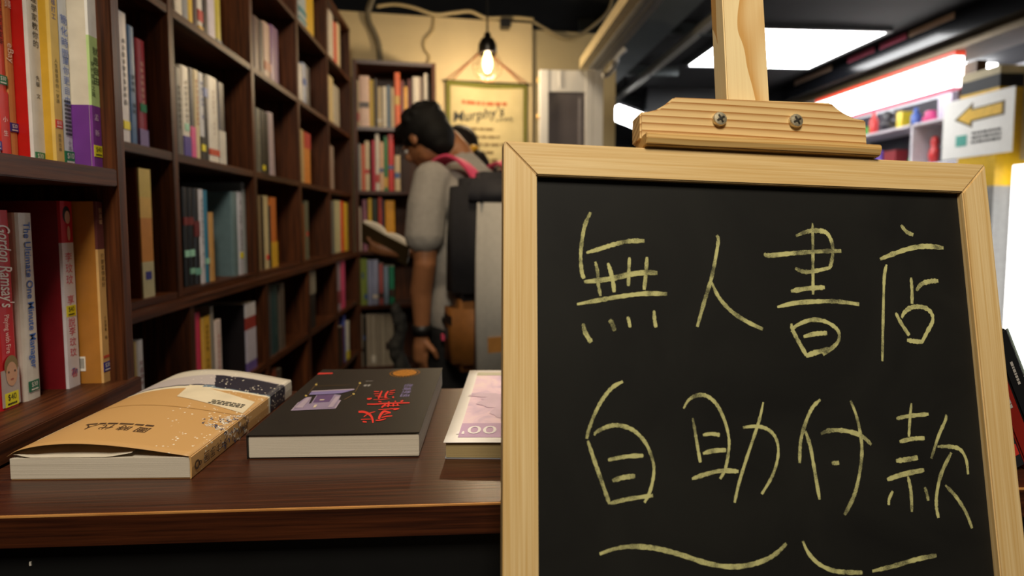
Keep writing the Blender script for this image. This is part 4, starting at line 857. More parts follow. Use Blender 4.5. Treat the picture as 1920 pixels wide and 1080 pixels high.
lamp('pendant_light', 'POINT', (pl_.x, pl_.y-.01, pl_.z+zz(143)), 14, (1, .78, .50), .025)
# cloth banner
bn_off = .225
tl, tr_ = WL(838, 152, bn_off), WL(987, 152, bn_off); bw = (tr_-tl).dot(E6); bh = .74
bn = empty('cloth_banner', tl, A6); tag(bn, 'cream cloth banner headed Murphys Laws with green side edges, hung by red strings', 'banner')
def bsf(x, z): return .006*math.sin(x*9+z*3)+.010*math.exp(-((x-.08)**2+(z+.06)**2)/.006)+.008*math.exp(-((x-bw+.06)**2+(z+.05)**2)/.006)
def bgrid(x0, x1, z0, z1, dy, nx=14, nz=20):
    mb = MB(); vs = [(x0+(x1-x0)*i/nx, -bsf(x0+(x1-x0)*i/nx, z0+(z1-z0)*j/nz)-dy, z0+(z1-z0)*j/nz - .012*math.sin(math.pi*(x0+(x1-x0)*i/nx)/bw)*(1 if True else 0)) for j in range(nz+1) for i in range(nx+1)]
    return mb.add(vs, [(j*(nx+1)+i, j*(nx+1)+i+1, (j+1)*(nx+1)+i+1, (j+1)*(nx+1)+i) for j in range(nz) for i in range(nx)])
o = bgrid(0, bw, -bh, 0, 0).build('cloth', mat('banner_cloth', 'c8b98c', .9, vary=.08, scale=12, bump=.1), bn, smooth=True)
o.modifiers.new('thickness', 'SOLIDIFY').thickness = .0015
OLV = mat('banner_edge_green', '6a6a22', .8)
for x0, x1 in ((-.004, .018), (bw-.018, bw+.004)): bgrid(x0, x1, -bh, 0, .0025, 1, 20).build('edge_binding', OLV, bn, smooth=True)
bgrid(0, bw, -.022, .004, .003, 14, 1).build('edge_binding', OLV, bn, smooth=True)
MB().tube([(-.02, 0, .003), (bw+.02, 0, .003)], .006, 8).build('hanging_rod', mat('rod_dark', '2a2a20', .5), bn)
bfn = lambda mb: [(v[0], -bsf(v[0], v[2])-.007, v[2]-.012*math.sin(math.pi*v[0]/bw)) for v in mb.v]
def banner_at(x, y): q = WL(x, y, bn_off); d = q-tl; return d.dot(E6), d.z
mb = MB(); c_ = banner_at(897, 212); put_text(mb, "Murphy's", .082, (c_[0]-.004, 0, c_[1]-.002), Vector((.985, 0, .17)), Vector((-.17, 0, .985)), .25, 1.02, bold=.01); c2 = banner_at(945, 222); put_text(mb, 'LAWS', .036, (c2[0], 0, c2[1]), Vector((1, 0, 0)), Vector((0, 0, 1)), 0, 1.1)
mb.v = bfn(mb); mb.build('heading_text', mat('heading_ink', '2c3030', .8, vary=0), bn)
mb = MB(); c_ = banner_at(866, 193); marks(mb, (c_[0], 0, c_[1]), Vector((1, 0, 0)), Vector((0, 0, 1)), .265, .022, 1, rnd, .9); mb.v = bfn(mb); mb.build('red_text_line', mat('red_ink_faded', 'b0603a', .8, vary=0), bn)
mb = MB()
for i in range(12):
    c_ = banner_at(851, 239+i*14.5); marks(mb, (c_[0], 0, c_[1]), Vector((1, 0, 0)), Vector((0, 0, 1)), (.235, .27, .31)[i % 3], .013, 1, rnd, .75)
mb.v = bfn(mb); mb.build('body_text', mat('body_ink_faded', '6e5834', .8, vary=0), bn)
ap = banner_at(908, 92); mb = MB()
for dx in (0, .035):
    mb.tube([(dx, -.0, .008), (ap[0]-.02, .01, ap[1]-.02+dx*.4)], .0022, 5); mb.tube([(bw-dx, -.0, .008), (ap[0]+.02, .01, ap[1]-.02+dx*.4)], .0022, 5)
mb.build('hanging_string', mat('red_string', 'b0522e', .8, vary=0), bn)
# conduits and cables on the wall
GREY = mat('conduit_grey', '6e6450', .5, vary=.1)
c = [WL(x, y, .235) for x, y in ((704, -12), (690, 22), (692, 42), (702, 62), (710, 85), (713, 118))]
c[0] = c[0]+Vector((0, -.02, 0))
tag(MB().tube(smooth_path(c, 6), .017, 12).build('conduit', GREY, smooth=True), 'thick grey flexible conduit running down the wall behind far bookcase', 'conduit')
CBL = mat('cable_cream', 'c8b58a', .5, vary=.05)
def cable(name, pts, r_, m_, label, off=.235): tag(MB().tube(smooth_path([WL(x, y, off) if len((x, y)) == 2 else None for x, y in pts], 5), r_, 8).build(name, m_, smooth=True), label, 'cable')
cable('cable', ((706, 12), (740, 8), (775, 14), (815, 27), (850, 24), (880, 21), (898, 28), (915, 34), (960, 33), (1000, 36)), .010, CBL, 'thick cream cable looping along the top of the wall')
cable('cable', ((813, 28), (812, 55), (797, 75), (796, 92), (806, 108), (800, 122)), .0045, mat('cable_beige', 'b09a6a', .5), 'thin beige cable hanging down the wall beside the banner')
cable('cable', ((996, 38), (1030, 58), (1060, 72), (1085, 66), (1110, 50), (1140, 22), (1150, -10)), .009, mat('cable_grey', '9a8c6c', .5), 'grey cable sagging above the side wall panel', .27)
bx_ = WL(947, 43, .2); tag(MB().box(bx_+Vector((-.03, -.03, -.03)), bx_+Vector((.03, .04, .02))).build('clip_spotlight', SOC, bevel=.006), 'small black clip-on fixture at the top of the wall', 'fixture')
# dark ceiling services above the wall
for i, (x, y, z, r_) in enumerate(((-.5, 2.9, 2.66, .05), (.15, 2.7, 2.69, .04))):
    tag(MB().tube([(-.85, y, z), (.9, y+.18, z)], r_, 12).build('ceiling_pipe', mat('pipe_black', '0f0e0e', .5), smooth=True), ['thick black pipe crossing under the ceiling nearest the back wall', 'thinner black pipe crossing under the ceiling before the thick one'][i], 'pipe')
MB().box((-.89, 2.5, 2.50), (.52, 2.56, 2.749)).build('trim_1', black_m)['kind'] = 'structure'
# white aluminium glazed door leaf, parked at the end of the aisle
YA = 3.02; dl = lambda x, y: PY(x, y, YA)
x0, x1, x2, x3 = [dl(x, 200).x for x in (1012, 1028, 1098, 1131)]; zt_ = dl(1060, 131).z; zh = dl(1060, 172).z
dr = tag(empty('glazed_door', (x0, YA, 0)), 'white aluminium framed glass door leaf standing at the end of the aisle', 'door')
ALU = mat('white_aluminium', 'f0eeea', .35, .1, vary=.05, scale=6)
for a, b in ((x0, x1), (x2, x2+(x3-x2)*.4), (x2+(x3-x2)*.42, x3)): MB().box((a-x0, 0, 0), (b-x0, .04, zt_+(.02 if b == x3 else 0))).build('stile', ALU, dr, bevel=.002)
MB().box((x1-x0, .004, zh), (x2-x0, .036, zt_)).build('head_rail', ALU, dr, bevel=.002)
MB().box((x1-x0+.06, -.001, zh+.02), (x1-x0+.066, .003, zt_-.004)).build('head_rib', ALU, dr)
MB().box((x1-x0, .004, 0), (x2-x0, .036, .1)).build('bottom_rail', ALU, dr, bevel=.002)
MB().box((x1-x0, .016, .1), (x2-x0, .022, zh)).build('pane', mat('door_glass', '6a6468', .12, vary=.2, scale=4, spec=.8), dr)
MB().box((x2-x0-.035, .010, .1), (x2-x0-.022, .016, zh-.03)).build('painted_stile_reflection', mat('stile_reflection_grey', '8a8488', .4), dr)  # grey strip painting the reflection of the stile on the glass
for y in (148, 218): z = dl(1006, y).z; MB().lathe([(.001, .016), (.007, .012), (.007, -.012), (.001, -.016)], (-.006, .02, z), 12).build('hinge', mat('hinge_brass', 'd8b070', .3, .6), dr, smooth=True)
# header beam along the shop front
ZH = PY(1100, 128, 2.97).z
hb = tag(empty('shop_header', (.6, 2.0, ZH)), 'cream header beam with white aluminium track along the open shop front', 'beam')
MB().box((-.03, -.75, 0), (.012, .98, .05)).build('cream_beam', mat('beam_cream', 'cbb98e', .7), hb)
MB().box((.013, -.75, -.004), (.10, .98, .05)).build('aluminium_track', mat('track_aluminium', 'b5b4b0', .35, .5), hb, bevel=.003)
for y0 in (.03, .06): MB().box((y0, -.75, -.007), (y0+.006, .98, -.004)).build('track_lip', mat('track_dark', '6a6a68', .4, .5), hb)
tag(MB().tube(smooth_path([PY(*q, 2.9) for q in ((1130, 142), (1142, 137), (1152, 122), (1158, 104), (1172, 92))], 5), .014, 8).build('cable', mat('cable_white', 'd8d4cc', .5), smooth=True), 'short white cable curving from the header track', 'cable')

# ================================================================== corridor ceiling beyond the shop front
LIT = mat('panel_diffuser', 'ffffff', .5, vary=0, emit=13)
def light_panel(x0, x1, y0, y1, label):
    r = tag(empty('ceiling_light_panel', ((x0+x1)/2, (y0+y1)/2, 2.75)), label, 'light')
    a, b = (x1-x0)/2, (y1-y0)/2
    MB().box((-a, -b, -.03), (a, b, -.012)).build('diffuser', LIT, r)
    for q in (((-a-.03, -b-.03, -.035), (-a, b+.03, 0)), ((a, -b-.03, -.035), (a+.03, b+.03, 0)), ((-a, -b-.03, -.035), (a, -b, 0)), ((-a, b, -.035), (a, b+.03, 0))): MB().box(*q).build('panel_frame', mat('panel_frame', '5a5c60', .4), r)
zc = 2.72
pa, pb, pc = PZ(1655, 60, zc), PZ(1504, 133, zc), PZ(1312, 115, zc)
light_panel(pc.x-.05, pb.x, pa.y, pb.y-.1, 'large square white light panel in the dark corridor ceiling')
zp = 2.45; qs = [PZ(x, y, zp) for x, y in ((1134, 218), (1160, 200), (1240, 228), (1240, 262))]
r = tag(empty('hanging_light_panel', qs[0]), 'white light panel hung on rods in the corridor, beyond the clamp block', 'light')
MB().prism([q-qs[0] for q in qs], (0, 0, .02)).build('diffuser', LIT, r)
MB().prism([q-qs[0]+Vector((0, 0, .021)) for q in qs], (0, 0, .03)).build('housing', mat('panel_frame', '5a5c60', .4), r)
for q in qs:
    c_ = q.lerp((qs[0]+qs[2])/2, .15)-qs[0]; MB().tube([c_+Vector((0, 0, .05)), c_+Vector((0, 0, 2.75-zp))], .006, 6).build('hanging_rod', mat('panel_frame', '5a5c60', .4), r)
DG = mat('duct_grey', '646b6c', .55, .3, vary=.2, scale=3)
tag(MB().box((.95, 1.6, 2.60), (1.42, 7.5, 2.742)).build('ceiling_duct', DG), 'wide grey duct under the corridor ceiling beside the header beam', 'duct')
for i, (x, z) in enumerate(((1.62, 2.62), (1.74, 2.68))):
    tag(MB().tube([(x, 2.0, z), (x, 9.0, z)], .028-.008*i, 10).build('ceiling_conduit', mat('conduit_steel', 'b4b2a8', .4, .5), smooth=True), ['thicker steel conduit running along the corridor ceiling', 'thinner steel conduit running along the corridor ceiling'][i], 'conduit')
for i, y in enumerate((3.0, 4.2, 5.4, 6.6)):
    tag(MB().box((.8, y, 2.66), (2.0, y+.05, 2.745)).build('ceiling_strut', DG), f'grey strut under the corridor ceiling, {ORD[i]} along from the counter', 'strut', 'corridor ceiling struts')
tag(MB().box((1.95, 6.2, 2.45), (3.3, 6.35, 2.745)).build('ceiling_beam', mat('beam_dark', '1d2024', .5)), 'dark beam crossing the corridor ceiling beyond the square panel', 'beam')
# bulkhead over the opposite shop
XS = 3.6
BLG = mat('bulkhead_gloss', '15161a', .18, vary=.2, scale=2)
bh_ = tag(empty('bulkhead', (XS, 4, 2.5)), 'glossy black bulkhead above the opposite shop front', 'bulkhead')
sgT = PX(1794, 106, XS).z; sgB = PX(1794, 163, XS).z
MB().box((-.16, -3, sgT+.10-2.5), (.3, 6, .249)).build('bulkhead_face', BLG, bh_)
MB().box((-.05, -3, sgT+.037-2.5), (.3, 6, sgT+.10-2.5)).build('bulkhead_trim', mat('trim_bronze', '6a5a40', .4, .4), bh_)
for (xa, xb, ya, c) in ((1490, 1560, 132, 'c8a890'), (1590, 1640, 92, 'd06078'), (1650, 1700, 68, 'd8607c'), (1705, 1790, 36, 'c8a488')):  # pink and cream strips paint reflections onto the glossy bulkhead
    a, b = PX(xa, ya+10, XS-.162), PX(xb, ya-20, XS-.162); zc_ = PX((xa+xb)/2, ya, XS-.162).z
    MB().box((-.164, b.y-4 if b.y < a.y else a.y-4, min(zc_, 2.72)-.025-2.5), (-.1605, a.y-4 if b.y < a.y else b.y-4, min(zc_, 2.72)+.02-2.5)).build('painted_reflection_strip', mat('strip_'+c, c, .4), bh_)
# lit sign
y0, y1 = PX(1795, 130, XS).y, PX(1535, 195, XS).y
sg = tag(empty('shop_sign', (XS, y0, sgB)), 'long blank white lightbox sign with a red border over the opposite shop', 'sign')
MB().box((-.03, 0, 0), (.05, y1-y0, sgT-sgB)).build('sign_face', mat('sign_lit', 'fffdf8', .5, vary=0, emit=5), sg)
for z0_, z1_, c in ((sgT-sgB, sgT-sgB+.035, 'e8503a'), (-.012, 0, 'd0607a')): MB().box((-.034, -.01, z0_), (.05, y1-y0, z1_)).build('sign_border', mat('border_'+c, c, .4, vary=0, emit=.9), sg)
# the opposite shop: back wall, shelves with goods, window posts, added lamp panel
MB().box((5.2, 2.2, 0), (5.26, 10, 2.75)).build('wall_opposite_shop', mat('shop_white', 'd8d6dc', .7))['kind'] = 'structure'
r = tag(empty('ceiling_light_panel', (4.5, 6.2, 2.70)), 'white light panel added unseen inside the opposite shop', 'light'); MB().box((-.4, -1.2, -.02), (.4, 1.2, .02)).build('diffuser', LIT, r)  # glowing panel kept out of view, added to brighten the shop interior
sh = tag(empty('display_shelf', (4.0, 5.2, 0)), 'white open display unit of goods in the opposite shop', 'shelf')
for z in (.9, 1.35, 1.72, 2.08): MB().box((-.15, -1.5, z), (.2, 1.5, z+.02)).build('shelf_board', mat('unit_white', 'e0dee6', .5), sh)
for y in (-1.5, -.5, .5, 1.48): MB().box((-.15, y, 0), (.2, y+.02, 2.1)).build('upright', mat('unit_white', 'e0dee6', .5), sh)
MB().box((.2, -1.5, 0), (.215, 1.5, 1.73)).build('back_panel', mat('unit_white', 'e0dee6', .5), sh); MB().box((.2, -1.5, 1.73), (.215, 1.5, 2.36)).build('upper_back_panel', mat('unit_dark', '3a3a46', .6), sh)
gr_ = random.Random(21); GC = ['c83a3a', '3aa0a0', 'e0c830', '6a4aa8', 'd84a8a', '50a050', 'e8e4e0', '2a2a34', 'e08040', '4a6ab8', '8a2a30', 'c8c0d8']
GW = ['red', 'turquoise', 'yellow', 'violet', 'pink', 'green', 'white', 'black', 'orange', 'blue', 'maroon', 'pale lilac']
nn = 0
for zi, z in enumerate((1.37, 1.74, 2.10)):
    y = 3.78; no = 0
    while y < 6.6:
        s_ = gr_.uniform(.06, .15); hh_ = gr_.uniform(.1, .24); ci = (nn*5+zi) % 12; nn += 1
        kind = nn % 3; y += s_/2
        if abs((y-3.7) % 1.0) < .09: y += .1
        if kind == 0: mb = MB().lathe([(.001, 0), (s_*.4, 0), (s_*.45, hh_*.1), (s_*.45, hh_*.6), (s_*.2, hh_*.75), (s_*.2, hh_), (.001, hh_)], n=16); nm = 'jar'
        elif kind == 1: mb = MB().box((-.06, -s_/2, 0), (.06, s_/2, hh_)); nm = 'box'
        else: mb = MB().lathe([(.001, 0), (s_*.35, hh_*.06), (s_*.48, hh_*.3), (s_*.4, hh_*.52), (s_*.25, hh_*.6), (s_*.36, hh_*.78), (s_*.25, hh_*.95), (.001, hh_)], n=16); nm = 'plush_toy'
        tag(mb.build('shop_'+nm, cmat(GC[ci]), None, (3.96, y, z), smooth=kind != 1), f'{GW[ci]} {nm.replace("_", " ")}, {ORD[no] if no < 15 else "last"} from the column, {("lower", "middle", "top")[zi]} board of opposite display unit', nm.replace('_', ' '), 'goods on the opposite display unit')
        y += s_/2+gr_.uniform(.03, .12); no += 1
# column with yellow face and black band; paper notice with arrow
ya_, yb_ = PX(1872, 200, 3.54).y, PX(1800, 200, 3.54).y
cl = tag(empty('column', (3.54, ya_, 0)), 'square column painted yellow with a black band, behind the paper notice', 'column')
YEL = mat('column_yellow', 'e8b818', .5)
zb0, zb1 = PX(1835, 172, 3.54).z, PX(1835, 148, 3.54).z
zy = PX(1835, 350, 3.54).z; MB().box((0, 0, zy), (.3, yb_-ya_, zb0)).build('yellow_face', YEL, cl); MB().box((0, 0, 0), (.3, yb_-ya_, zy)).build('column_foot', mat('column_grey', '9a9894', .5), cl); MB().box((0, 0, zb0), (.3, yb_-ya_, zb1)).build('black_band', black_m, cl)
MB().box((0, 0, zb1), (.3, yb_-ya_, 2.3)).build('column_top', mat('column_cream', 'c8b890', .6), cl)
XP = 3.536
na, nb_ = PX(1902, 200, XP).y, PX(1768, 240, XP).y; nz1, nz0 = PX(1835, 178, XP).z, PX(1835, 292, XP).z
pn = tag(empty('paper_notice', (XP, na, nz0)), 'white paper notice with a yellow arrow on the yellow column', 'notice')
NW, NH = nb_-na, nz1-nz0
psh = MB().box((0, 0, 0), (.003, NW, NH)).build('paper_sheet', mat('notice_paper', 'faf7f0', .6, vary=.03), pn)
AX = lambda y, z: (-.002, NW*y, NH*z)
# the arrow points away along the shop front (toward the far end)
ar = [(.12, .82), (.55, .80), (.55, .90), (.82, .66), (.55, .48), (.55, .58), (.12, .60)]
MB().prism([AX(*q) for q in ar], (.001, 0, 0)).build('arrow_outline', mat('arrow_outline', '6a5a30', .6), psh)
ar2 = [(.15, .79), (.58, .77), (.58, .83), (.77, .665), (.58, .54), (.58, .61), (.15, .63)]
MB().prism([(-.003, NW*a, NH*b) for a, b in ar2], (.001, 0, 0)).build('arrow', mat('arrow_yellow', 'f0c040', .6), psh)
mb = marks(MB(), (-.003, NW*.55, NH*.2), Vector((0, -1, 0)), Vector((0, 0, 1)), NW*.4, NH*.22, 3, rnd, .5); mb.build('notice_text', INK, psh)
MB().box((-.003, NW*.62, NH*.2), (-.001, NW*.78, NH*.38)).build('teal_mark', mat('teal_print', '5ab0a0', .5), psh)
# vertical panels beside the column
def vpan(xa, xb, X, z0_, z1_, m_, nm, label, cat='panel'):
    a, b = PX(xa, 300, X).y, PX(xb, 300, X).y
    tag(MB().box((X, b, z0_), (X+.08, a, z1_)).build(nm, m_), label, cat)
vpan(1873, 1892, 3.64, 0, 2.3, mat('post_grey', '8a8c94', .4, .4), 'window_post', 'grey metal post beside the yellow column', 'post')
vpan(1893, 1899, 3.725, 0, 2.3, mat('panel_cream', 'd8c8a8', .5), 'cream_panel', 'cream wall panel beside the grey post')
vpan(1900, 2060, 3.58, .2, 1.62, mat('lightbox_white', 'ffffff', .5, vary=0, emit=3), 'lightbox', 'tall white lightbox standing beside the cream panel', 'lightbox')
vpan(1790, 1822, 3.66, 1.95, 2.42, mat('panel_brown', '5a4028', .5), 'brown_panel', 'brown wall panel above the column')
vpan(1912, 2060, 3.66, 1.66, 2.42, mat('panel_tan', 'a89878', .5), 'tan_panel', 'tan wall panel above the lightbox')

# ================================================================== people
def ell(bm, c, r, rot=(0, 0, 0), sub=3):
    M_ = Matrix.Translation(c) @ Euler(rot).to_matrix().to_4x4() @ Matrix.Diagonal((*r, 1)); bmesh.ops.create_icosphere(bm, subdivisions=sub, radius=1, matrix=M_)
def chain(bm, pts, rs, step=.35, sub=2):
    for i in range(len(pts)-1):
        a, b = Vector(pts[i]), Vector(pts[i+1]); n = max(2, int((b-a).length/(min(rs[i], rs[i+1])*step))+1)
        for k_ in range(n+1):
            t = k_/n; ell(bm, a.lerp(b, t), (rs[i]+(rs[i+1]-rs[i])*t,)*3, sub=sub)
def remesh(bm, name, m_, parent, voxel=.008, smooth_n=4, cut=()):
    me = bpy.data.meshes.new(name); bm.to_mesh(me); bm.free(); ob = bpy.data.objects.new(name, me); COL.objects.link(ob)
    md = ob.modifiers.new('r', 'REMESH'); md.mode = 'VOXEL'; md.voxel_size = voxel
    sm = ob.modifiers.new('s', 'SMOOTH'); sm.iterations = smooth_n; sm.factor = .5
    dg = bpy.context.evaluated_depsgraph_get(); m2 = bpy.data.meshes.new_from_object(ob.evaluated_get(dg)); bpy.data.objects.remove(ob); bpy.data.meshes.remove(me)
    if cut:
        b2 = bmesh.new(); b2.from_mesh(m2)
        for co, no in cut: bmesh.ops.bisect_plane(b2, geom=b2.verts[:]+b2.edges[:]+b2.faces[:], plane_co=co, plane_no=no, clear_outer=True)
        b2.to_mesh(m2); b2.free()
    m2.name = name; m2.materials.clear(); m2.materials.append(m_)
    for p in m2.polygons: p.use_smooth = True
    o = bpy.data.objects.new(name, m2); COL.objects.link(o); o.parent = parent; return o
SKIN = mat('skin', '94623f', .55, vary=.08, scale=20)
HAIR = mat('black_hair', '090807', .75, vary=.3, scale=80, bump=.4, spec=.25)
def hand(bm, wrist, direction, palm_n, curl, s=1.0):
    """palm, four fingers and a thumb; direction: wrist to knuckles; palm_n: palm side"""
    d = Vector(direction).normalized(); n = Vector(palm_n); n = (n-d*n.dot(d)).normalized(); side = d.cross(n)
    w_ = Vector(wrist); kn = w_+d*.085*s
    chain(bm, [w_, w_+d*.045*s, kn], [.026*s, .032*s, .03*s])
    for k_, (off, l) in enumerate(((.027, .07), (.009, .078), (-.009, .073), (-.026, .058))):
        p = kn+side*off*s-d*.012*s; pts = [p]; dd = d.copy()
        for q in range(3):
            dd = (dd*math.cos(curl)+n*math.sin(curl)).normalized() if q or curl > .3 else dd
            p = p+dd*l*s*(.42, .32, .26)[q]; pts.append(p)
            nn_ = n
        chain(bm, pts, [.0098*s, .009*s, .0085*s, .0075*s], .8)
    tpt = w_+d*.028*s+side*.028*s; t2 = tpt+(d*.6+side*.8+n*.25).normalized()*.036*s; t3 = t2+(d*.9+side*.2+n*.45).normalized()*.03*s
    chain(bm, [w_+d*.015*s+side*.012*s, tpt, t2, t3], [.018*s, .014*s, .0115*s, .009*s], .7)
def head(bm, c, yaw, pitch, roll=0):
    """skull, face, nose, ears; returns the matrix (local +y is the face)"""
    M_ = Matrix.Translation(c) @ (Matrix.Rotation(yaw, 4, 'Z') @ Matrix.Rotation(pitch, 4, 'X') @ Matrix.Rotation(roll, 4, 'Y'))
    def e(c_, r): bmesh.ops.create_icosphere(bm, subdivisions=3, radius=1, matrix=M_ @ Matrix.Translation(c_) @ Matrix.Diagonal((*r, 1)))
    e((0, -.012, .02), (.076, .095, .092)); e((0, .025, -.03), (.062, .066, .075)); e((0, .045, -.075), (.038, .040, .032))
    e((0, .095, -.018), (.012, .016, .024)); e((0, .082, -.055), (.024, .012, .008)); e((0, .083, .018), (.05, .012, .01))
    for s in (-1, 1): e((s*.078, -.008, -.012), (.009, .018, .031)); e((s*.04, .075, -.035), (.022, .016, .02))
    return M_
# ---- the man reading, with a backpack
TH_ = math.radians(38)
man = tag(empty('person', (.0, 2.16, 0), TH_), 'person in grey t-shirt and black trousers reading a book before the far shelves', 'person')
bm = bmesh.new()
chain(bm, [(0, -.01, .93), (0, 0, 1.06), (0, .0, 1.2), (0, .01, 1.34)], [.13, .12, .13, .12])
for s in (-1, 1):
    ell(bm, (s*.10, .015, 1.34), (.10, .09, .09)); ell(bm, (s*.09, -.005, .93), (.085, .1, .1))
    chain(bm, [(s*.09, 0, .88), (s*.10, .015, .5), (s*.105, -.02, .09)], [.085, .056, .04], .5)
    chain(bm, [(s*.105, -.03, .045), (s*.11, .09, .03), (s*.115, .15, .025)], [.035, .032, .025])
chain(bm, [(0, .03, 1.44), (0, .09, 1.52), (-.01, .13, 1.56)], [.062, .055, .056])
LS, LE, LWr = (-.178, .0, 1.385), (-.235, -.03, 1.10), (-.225, .01, .84)
chain(bm, [LS, (-.215, -.018, 1.28), LE, (-.232, .0, 1.0), LWr], [.048, .047, .042, .041, .027])
hand(bm, LWr, (.02, .15, -1), (1, .2, 0), .28)
RS, RE = (.178, .03, 1.385), (.225, .16, 1.14)
hw = man.matrix_world if False else Matrix.Translation((.0, 2.16, 0)) @ Matrix.Rotation(TH_, 4, 'Z')
hl = hw.inverted()
RW = hl @ PY(742, 472, 2.36)
chain(bm, [RS, (.212, .085, 1.28), RE, tuple(Vector(RE).lerp(RW, .45)), tuple(RW)], [.048, .047, .042, .04, .027])
kdir = (hl.to_3x3() @ Vector((-1, .05, .22)))
hand(bm, RW, kdir, hl.to_3x3() @ Vector((0, .2, 1)), .35)
hc = hl @ PY(797, 262, 2.24)
HY, HPt = math.radians(12), math.radians(-34)
HM = head(bm, hc, HY, HPt)
chain(bm, [(0, .09, 1.52), tuple(hc+Vector((0, -.03, -.05)))], [.056, .058])
remesh(bm, 'body', SKIN, man, .0055, 3)
# hair cap
bm = bmesh.new()
def he(c_, r): bmesh.ops.create_icosphere(bm, subdivisions=3, radius=1, matrix=HM @ Matrix.Translation(c_) @ Matrix.Diagonal((*r, 1)))
he((0, -.022, .035), (.092, .105, .098)); he((0, -.055, -.02), (.078, .07, .085)); he((0, .05, .085), (.07, .05, .03)); he((0, -.06, -.075), (.055, .045, .04))
hr2 = random.Random(2)
for i in range(46):
    a, b = hr2.uniform(0, 6.28), hr2.uniform(.1, 1.35); q = Vector((.088*math.cos(a)*math.sin(b), -.022+.102*math.sin(a)*math.sin(b), .035+.094*math.cos(b))); he(q, (.016, .018, .014))
remesh(bm, 'hair', HAIR, man, .007, 2, cut=[(HM @ Vector((0, .082, .02)), HM.to_3x3() @ Vector((0, 1, -.35)))])
# glasses, eyes
gm = mat('glasses_frame', '141418', .3, vary=0); mb = MB()
for s in (-1, 1):
    mb.tube([HM @ Vector((s*.034+.024*math.cos(6.2832*i/20), .1, .002+.018*math.sin(6.2832*i/20))) for i in range(21)], .0022, 6)
    mb.tube([HM @ Vector(q) for q in ((s*.058, .1, .006), (s*.08, .06, .006), (s*.085, -.005, .004), (s*.084, -.022, -.012))], .002, 6)
mb.tube([HM @ Vector(q) for q in ((-.01, .103, .004), (.01, .103, .004))], .002, 6); mb.build('glasses', gm, man)
for s in (-1, 1):
    bm = bmesh.new(); bmesh.ops.create_uvsphere(bm, u_segments=12, v_segments=8, radius=.009, matrix=HM @ Matrix.Translation((s*.032, .083, .002))); me = bpy.data.meshes.new('eye'); bm.to_mesh(me); bm.free(); me.materials.append(mat('eye_white', 'e8e4dc', .2, vary=0)); o = bpy.data.objects.new('eye', me); COL.objects.link(o); o.parent = man
# t-shirt
TEE = mat('tshirt_grey', '96918a', .9, vary=.08, scale=60, bump=.15)
bm = bmesh.new()
chain(bm, [(0, -.005, .80), (0, .0, .95), (0, .0, 1.1), (0, .005, 1.25), (0, .01, 1.34)], [.15, .15, .145, .15, .14])
for s in (-1, 1):
    ell(bm, (s*.105, .015, 1.33), (.115, .105, .105)); ell(bm, (s*.07, -.005, .92), (.12, .125, .18)); ell(bm, (s*.08, .0, 1.12), (.11, .12, .2))
chain(bm, [(-.18, .0, 1.395), (-.215, -.015, 1.30), (-.232, -.025, 1.20)], [.074, .073, .073]); chain(bm, [(.18, .03, 1.395), (.215, .08, 1.29), (.225, .12, 1.22)], [.074, .073, .072])
chain(bm, [(0, .025, 1.40), (0, .05, 1.455)], [.10, .072])
tee = remesh(bm, 'tshirt', TEE, man, .008, 5, cut=[((0, 0, .72), (0, 0, -1))])
# folds on the sleeve hem
# trousers and shoes
bm = bmesh.new()
ell(bm, (0, -.005, .86), (.165, .135, .14))
for s in (-1, 1): chain(bm, [(s*.085, 0, .84), (s*.1, .012, .5), (s*.105, -.015, .10)], [.108, .078, .062], .4)
remesh(bm, 'trousers', mat('trousers_black', '0d0d0f', .8), man, .01, 4)
for s in (-1, 1):
    bm = bmesh.new(); chain(bm, [(s*.105, -.045, .045), (s*.11, .08, .042), (s*.115, .15, .034)], [.045, .045, .034]); ell(bm, (s*.105, -.02, .08), (.05, .06, .04)); remesh(bm, 'shoe', mat('shoe_dark', '1c1a1a', .6), man, .009, 3, cut=[((0, 0, .001), (0, 0, -1))])
# wristband
wb = MB(); wd_ = (Vector(LWr)-Vector((-.232, .0, 1.0))).normalized(); c_ = Vector(LWr)-wd_*.02
wb.tube([c_-wd_*.018, c_+wd_*.018], [.036, .034], 16); wb.build('wristband', mat('wristband_black', '101010', .5), man, smooth=True)
# backpack (top-level: it is carried); local frame of the man's back
bpk = tag(empty('backpack', (.0, 2.16, 0), TH_), 'dark backpack with pink straps, tan leather base and pale back panel, worn by the reader', 'backpack')
def bpl(x, y, d): return hl @ PY(x, y, d)
bm = bmesh.new()
NAVY = mat('pack_black', '19181d', .8, vary=.2, scale=40); TAN = mat('pack_tan_leather', '7a4c1c', .55, vary=.15, scale=40); PALE = mat('pack_pale_canvas', 'b0aca4', .85, vary=.06, scale=60)
PKR = math.radians(-20)
def rbox(name, x0, x1, y0, y1, z0, z1, m_, b_=.03, taper=0, lean=0):
    mb = MB(); vs = []
    for z, tp in ((z0, 0), ((z0+z1)/2, taper*.3), (z1, taper)):
        ly = lean*(z1-z)
        vs += [(x0+tp, y0+tp-ly, z), (x1-tp, y0+tp-ly, z), (x1-tp, y1-ly*.4, z), (x0+tp, y1-ly*.4, z)]
    fs = [(3, 2, 1, 0), (8, 9, 10, 11)]
    for k_ in (0, 4): fs += [(k_+i, k_+(i+1) % 4, k_+4+(i+1) % 4, k_+4+i) for i in range(4)]
    mb.add(vs, fs); o = mb.build(name, m_, bpk, bevel=b_); o.rotation_euler = (0, 0, PKR)
    for p in o.data.polygons: p.use_smooth = True
    return o
rbox('pack_body', -.150, .155, -.265, -.125, .98, 1.40, NAVY, .03, .02, .05)
rbox('leather_base', -.154, .158, -.285, -.127, .74, .985, TAN, .03, -.0, .02)
rbox('pale_back_panel', -.092, .165, -.318, -.262, .735, 1.33, PALE, .025, .02, .06)
